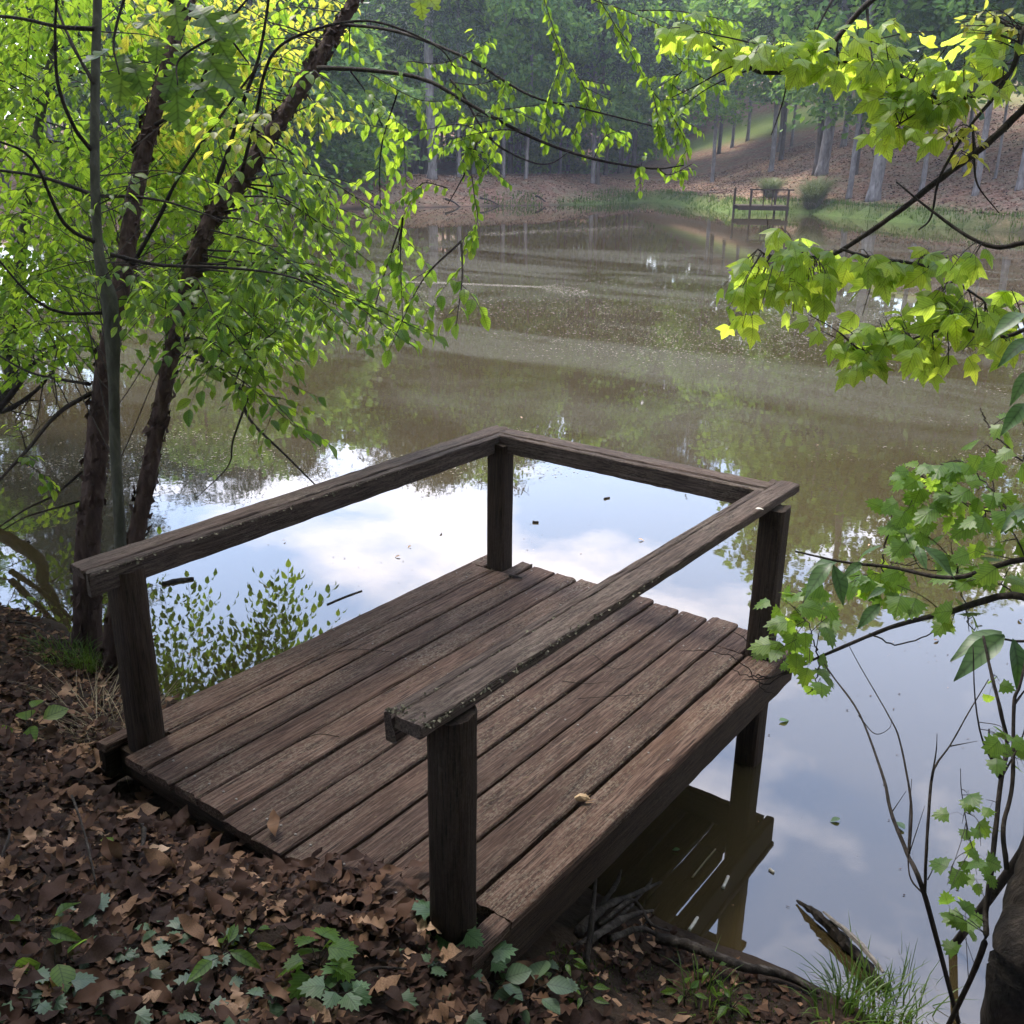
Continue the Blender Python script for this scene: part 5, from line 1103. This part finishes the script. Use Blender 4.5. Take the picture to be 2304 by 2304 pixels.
for k in range(420):
    x, y = rl.uniform(.02, 1.8), rl.uniform(.2, 2.4); a_ = rl.random() * 3.14; l_ = rl.uniform(.004, .018); z_ = DZ + .005
    db.tube(np.array([(x, y, z_), (x + math.cos(a_) * l_, y + math.sin(a_) * l_, z_ + .002)]), [.0016, .001], 3, 0, False)
tag(obj('deck_debris', db.mesh('deck_debris', 'straw')), 'fine leaf and twig crumbs sprinkled over the deck planks', 'debris', kind='stuff')
pr_ = CAM + ray(1425, 963) * ((RH - CAM[2]) / ray(1425, 963)[2]); o = obj('pale_leaf', leaf_mesh('OV', 0, 'peeled')); o.matrix_basis = basis(pr_ + [0, 0, .008], np.array([1, .6, .05]), np.array([0.1, 0, 1.0]), .035); tag(o, 'tiny pale leaf stuck on the right-hand rail cap', 'leaf')
# lichen crust along the worn edges of the rails
lc = Geo(); rr = np.random.default_rng(9); P = []; S = []
for k in range(420):
    y = -.05 + 1.35 * rr.random() ** 1.7; x = xr + .047 + rr.normal(0, .004) if rr.random() < .6 else xr - .047 + rr.normal(0, .006); P.append((x, y, RH - .002 - .012 * rr.random())); S.append(.004 + .008 * rr.random())
for k in range(120): P.append((xr + rr.uniform(-.08, .045), -.055 + .05 * rr.random() ** 2, RH - .001)); S.append(.004 + .008 * rr.random())
for k in range(200): P.append((xl + .089 + rr.normal(0, .004), 1.6 * rr.random() ** 1.3, RH - .006 - .008 * rr.random())); S.append(.004 + .009 * rr.random())
n = len(P); tag(obj('lichen_crust', leaf_batch('lichen_crust', 'FLAKE', 'lichen', np.array(P) - dock_base, rr.normal(0, 1, (n, 3)), norm(rr.normal(0, .6, (n, 3)) + [.2, -.2, 1]), np.array(S), False), dock), kind='stuff')

# ------------------------------------------------------------------ herbs, seedlings, grass on the near bank
def herb(name, xd, yd_, leaves, label, kind, mat, stem=.05, group=None, cat='plant', size=.06, spread=1.0, flat=.35, z=None):
    p = ground_hit(xd, yd_); q = Plant(name, p, label, cat, group); r0 = .0022
    for k in range(leaves):
        a_ = 6.283 * k / leaves + rl.normal(0, .35); h_ = stem * (.6 + .8 * rl.random()); e = p + np.array([math.cos(a_) * size * .55 * spread * (.4 + rl.random()), math.sin(a_) * size * .55 * spread * (.4 + rl.random()), h_])
        q.twig(catmull([p, p + [0, 0, h_ * .5], e], 3), r0, r0 * .6); d = np.array([math.cos(a_), math.sin(a_), rl.normal(0, flat * .5) - .05])
        q.leaf(kind, mat, e, d, norm(np.array([0, 0, 1]) + rl.normal(0, flat, 3) - FW * .15), size * (.7 + .55 * rl.random()))
    q.finish(nleaf=60)
herb('seedling', 62, 1400, 6, 'bright heart-leaved seedling on the bank edge beside the deck corner', 'ROUND', 'vine_leaf', .10, size=.095)
herb('seedling', 355, 1525, 5, 'small seedling with pointed leaves below the deck end near its corner post', 'HIC', 'herb_leaf', .04, size=.07)
herb('seedling', 535, 1628, 6, 'star-shaped seedling sprouting at the middle of the deck edge', 'HIC', 'herb_leaf', .05, size=.055)
herb('seedling', 222, 1622, 2, 'single broad green leaf lying in the litter below the deck corner', 'HIC', 'vine_leaf', .02, size=.10)
herb('seedling', 75, 1775, 4, 'low green sprout with long leaves at the bank edge', 'HIC', 'vine_leaf', .03, size=.09)
herb('seedling', 470, 1810, 5, 'yellow-green sprig among the ground ivy below the deck middle', 'HIC', 'vine_leaf', .05, size=.05)
herb('five_leaf_plant', 930, 1880, 6, 'pale grey-green plant with five oval leaflets below the rim board', 'ROUND', 'pale_herb', .05, size=.075)
herb('five_leaf_plant', 1000, 1900, 6, 'broader pale five-leaflet plant rooted right beside its smaller twin', 'ROUND', 'pale_herb', .07, size=.08)
herb('ivy_plant', 850, 1800, 9, 'dark green toothed ivy crowding the foot of the near rail post', 'VIN', 'herb_leaf', .10, size=.075, spread=1.4)
herb('ivy_plant', 880, 1830, 7, 'dark ivy trailing under the end of the rim board', 'VIN', 'herb_leaf', .05, size=.065, spread=1.6)
herb('ivy_plant', 605, 1850, 12, 'bushy green herb in the litter between post and bank edge', 'VIN', 'vine_leaf', .09, size=.06, spread=1.5)
herb('ivy_plant', 640, 1900, 8, 'darker ivy sprig just below the bushy green herb', 'VIN', 'herb_leaf', .05, size=.055, spread=1.3)
gi = [(130, 1795), (250, 1757), (335, 1790), (400, 1808), (300, 1812), (345, 1870), (370, 1895), (320, 1915), (290, 1880), (195, 1815), (150, 1750), (265, 1830), (1040, 1860), (780, 1830), (755, 1750), (430, 1880), (560, 1915), (40, 1850), (100, 1900), (170, 1890), (230, 1910), (60, 1920), (480, 1920), (740, 1890), (860, 1920)]
for (x_, y_) in gi: herb('ground_ivy', x_, y_, int(rl.integers(2, 5)), 'scalloped pale green ground ivy leaves creeping through the litter', 'VIN', 'pale_herb', .025, 'ground ivy sprigs in the litter', size=.05, spread=1.5)
for (x_, y_, n_) in ((1060, 1850, 7), (1100, 1910, 6), (1340, 1870, 6), (1290, 1905, 5), (1380, 1920, 6), (1880, 1900, 8), (1850, 1850, 5)):
    herb('shore_herb', x_, y_, n_, 'small leafy herb sprouting on the muddy shore beside the dock', 'HIC', 'vine_leaf', .06, 'herbs on the muddy shore', size=.055)
herb('seedling', 110, 1850, 5, 'broad-leaved green seedling in the litter near the bank edge ivy', 'ROUND', 'vine_leaf', .06, size=.07)
herb('seedling', 420, 1835, 4, 'pale-veined young plant between the ivy sprigs below the deck', 'HIC', 'vine_leaf', .05, size=.085)
herb('shore_herb', 50, 1160, 8, 'leafy green sprig at the water edge before the birches', 'HIC', 'vine_leaf', .10, size=.06)
def clump(xd, yd_, n, h, rad, label, mat='grass', spread=.8, w=.0022, group=None):
    p = ground_hit(xd, yd_); t = tag(empty('grass_clump', p), label, 'grass', group); tag(blades(n, p, rad, h, w, mat, 'blades', t, p, spread, True, .35), kind='stuff')
clump(170, 1262, 160, .18, .10, 'bright grass tuft at the foot of the leaning birch'); clump(125, 1240, 130, .15, .14, 'darker grass tuft beside the thick birch trunk'); clump(192, 1130, 60, .22, .05, 'thin grass tuft in the gap between the birch trunks')
for (x_, y_, n_) in ((1610, 1895, 70), (1655, 1912, 80), (1580, 1922, 50), (1700, 1925, 50)): clump(x_, y_, n_, .20, .09, 'long green grass at the water edge below the floating log', group='shore grass below the log', w=.0030)
clump(1330, 1900, 60, .13, .08, 'short grass sprouting on the mossy shore'); clump(1720, 1850, 26, .34, .06, 'tall sedge stems in the shallow water behind the log', spread=.35, w=.0014)
clump(205, 1395, 130, .16, .20, 'flattened dry straw beside the deck corner post', 'straw', 3.0, .0016); clump(170, 1350, 90, .14, .22, 'dry straw strewn before the grey sapling', 'straw', 3.4, .0014)
def moss(xd, yd_, rad, label):
    p = ground_hit(xd, yd_); t = Geo(); n = 900; a_ = rl.random(n) * 6.28; q = rad * np.sqrt(rl.random(n)) * (.6 + .6 * vnoise(np.cos(a_) * 3 + xd, np.sin(a_) * 3)); x = p[0] + q * np.cos(a_); y = p[1] + q * np.sin(a_)
    o = grass_points(x, y, .016, .006, 'moss', 'moss_patch', int(xd)); tag(o, label, 'moss', kind='stuff')
moss(1190, 1850, .16, 'green moss patch on the mud beside the rim board'); moss(1090, 1830, .10, 'small moss patch under the rim board end'); moss(1400, 1915, .14, 'moss cushion on the shore near the grass')
# pine cone
p = gp(825, 1835, .02); g = Geo(); Pn = []; Yn = []; Zn = []
for k in range(44):
    t = k / 44; a_ = k * 2.4; nn = np.array([math.cos(a_), math.sin(a_), .25]); Pn.append(np.array([0, 0, .055 * t]) + nn * .004); Yn.append(nn); Zn.append([0, 0, 1])
oc_ = obj('pine_cone', leaf_batch('pine_cone', 'FLAKE', 'cone', np.array(Pn), np.array(Yn), np.array(Zn, float), np.array([.020 * math.sin(math.pi * (.2 + .75 * k / 44)) for k in range(44)]), False), None, p); oc_.rotation_euler = (1.2, .3, .6)
tag(oc_, 'grey open pine cone in the litter by the near rail post', 'pine cone')

# ------------------------------------------------------------------ floating things
onw = lambda x, y, h=0.0: CAM + ray(x, y) * ((h - CAM[2]) / ray(x, y)[2])
n = 150000; xd_ = rl.uniform(-20, 1952, n); yd_ = rl.uniform(430, 1040, n) ; P = np.array([onw(x, y, .004) for x, y in zip(xd_[:1], yd_[:1])])
Rw = FW[None] + RT[None] * ((xd_ * K - PW / 2) / FPX)[:, None] + UP[None] * ((PW / 2 - yd_ * K) / FPX)[:, None]; P = CAM[None] + Rw * ((.004 - CAM[2]) / Rw[:, 2])[:, None]
u, v = xy2uv(P[:, 0], P[:, 1])
band = fbm(u * .16 + 3, v * .42 + 9, 4) + .5 * fbm(u * .5, v * 1.4, 3)
patch = np.maximum(smooth(-.02, .16, band), .9 * smooth(1.0, .2, np.hypot((u - 3.2) / 4.4, (v - 15.8) / 2.6) + band * .8))
patch = np.maximum(patch, .75 * smooth(1.0, .3, np.hypot((u - 1.0) / 6.5, (v - 19.2) / 2.4) + band))
patch *= smooth(40, 24, v) * smooth(6.0, 8.5, v) * (.12 + .88 * smooth(6.5, 11, v))
keep = (rl.random(n) < patch * np.clip(14.0 / v, .2, 1) * .9) & (shore_sd(P[:, 0], P[:, 1]) < -.3)
P = P[keep]; m = len(P)
tag(obj('pond_scum', leaf_batch('pond_scum', 'FLAKE2', 'scum', P, np.concatenate([rl.normal(0, 1, (m, 2)), np.zeros((m, 1))], 1), np.tile([0, 0, 1.0], (m, 1)), (.010 + .026 * rl.random(m) ** 2) * np.clip(np.linalg.norm(P - CAM, axis=1) / 15, .6, 1.6), False)), 'pale flecks of pollen and scum floating in drifts on the pond', 'scum', kind='stuff')
n = 2600; t = rl.random(n); cx_ = 760 + 350 * t; cy_ = 531 + 14 * t + np.where(t > .8, (t - .8) * 40, 0); w_ = np.where(t > .75, 9 * (1 - abs(t - .9) / .18).clip(0, 1) + 2, 1.6)
P = np.array([onw(a_, b_ + w2 * c2, .005) for a_, b_, w2, c2 in zip(cx_, cy_, w_, rl.normal(0, .6, n))])
tag(obj('foam_streak', leaf_batch('foam_streak', 'FLAKE2', 'scum', P, np.concatenate([rl.normal(0, 1, (n, 2)), np.zeros((n, 1))], 1), np.tile([0, 0, 1.0], (n, 1)), (.012 + .03 * rl.random(n)), False)), 'long pale foam streak drawn across the middle of the pond', 'foam', kind='stuff')
n = 700; t = rl.random(n); P = np.array([onw(1215 - 300 * a_ + rl.normal(0, 8), 428 + 14 * a_ + rl.normal(0, 2.2), .005) for a_ in t])
tag(obj('foam_streak', leaf_batch('foam_streak', 'FLAKE2', 'scum', P, np.concatenate([rl.normal(0, 1, (n, 2)), np.zeros((n, 1))], 1), np.tile([0, 0, 1.0], (n, 1)), .03 + .05 * rl.random(n), False)), 'faint drifting foam near the far dam', 'foam', kind='stuff')
n = 800; cl = rl.uniform(0, 1, (26, 2)) * np.array([1932, 950]) + np.array([0, 850]); P = np.array([onw(*(cl[int(rl.integers(26))] + rl.normal(0, 1, 2) * np.array([70, 20])), .004) if k % 3 else onw(rl.uniform(0, 1932), rl.uniform(850, 1800), .004) for k in range(n)]); P = P[(shore_sd(P[:, 0], P[:, 1]) < -.05) & ~((P[:, 0] > -.05) & (P[:, 0] < 1.9) & (P[:, 1] < 2.5))]; m = len(P)
tag(obj('floating_specks', leaf_batch('floating_specks', 'FLAKE2', 'dead_leaf', P, np.concatenate([rl.normal(0, 1, (m, 2)), np.zeros((m, 1))], 1), np.tile([0, 0, 1.0], (m, 1)), .003 + .010 * rl.random(m) ** 2, False)), 'tiny brown specks floating on the near water', 'specks', kind='stuff')
def fstick(pts, r, label, mat='dead_wood', group=None): stick('floating_stick', [onw(x, y, .004) for x, y in pts], r, label, 'stick', mat, group)
fstick([(306, 1102), (335, 1096), (366, 1092)], [.016, .02, .014], 'thick dark stick floating behind the left rail')
fstick([(617, 1140), (650, 1126), (683, 1114)], [.005, .004], 'thin dark stick floating beside the outer deck plank')
fstick([(1005, 985), (1016, 986)], [.012, .01], 'small dark stick floating beyond the far rail'); fstick([(1140, 941), (1150, 939)], [.010, .008], 'dark speck of bark floating close under the far rail')
fstick([(1306, 1655), (1330, 1625), (1350, 1602)], [.004, .003], 'thin crooked twig floating in the brown shade of the dock', 'straw')
for (x_, y_, dx, dy) in ((1364, 1675, 10, -22), (1300, 1755, 16, -24), (1452, 1640, 8, 6)): fstick([(x_, y_), (x_ + dx, y_ + dy)], [.007, .006], 'whitish peeled twig floating in the shade beside the dock', 'peeled', 'peeled twigs in the dock shade')
for (x_, y_, s_) in ((1585, 1546, .05), (1470, 1361, .06), (1706, 1567, .06), (1283, 1605, .035)): lone_leaf(x_, y_, 'herb_leaf', 'fresh green leaf floating on the water beside the dock', s_, 'OV', 0, .006, 'floating_leaf', .05, group='green leaves afloat')
fl = 0
while fl < 34:
    x_, y_ = rl.uniform(0, 1932), rl.uniform(760, 1330); p = onw(x_, y_, .006)
    if (-.1 < p[0] < 1.95 and p[1] < 2.6) or shore_sd(p[:1], p[1:2])[0] > -.3: continue
    lone_leaf(x_, y_, 'tan_leaf' if rl.random() < .6 else 'dead_leaf', 'small brown dead leaf floating on the open pond', rl.uniform(.025, .05), 'OV', int(rl.integers(3)), .006, 'floating_leaf', .05, group='brown leaves afloat'); fl += 1
# ------------------------------------------------------------------ the hazy air
g = Geo(); g.box((-520, -520, -2.8), (520, 520, 44.0))
hm = bpy.data.materials.new('hazy_air'); hm.use_nodes = True; nt = hm.node_tree; nt.nodes.clear(); o_ = N(nt, 'ShaderNodeOutputMaterial')
pv = N(nt, 'ShaderNodeVolumePrincipled'); pv.inputs['Color'].default_value = (.72, .80, 1.0, 1); pv.inputs['Density'].default_value = .0007; pv.inputs['Anisotropy'].default_value = .3
L(nt, pv.outputs[0], o_.inputs['Volume'])
haze = obj('haze', g.mesh('haze', hm, False)); tag(haze, 'thin bluish haze hanging over the pond', 'haze', kind='stuff')
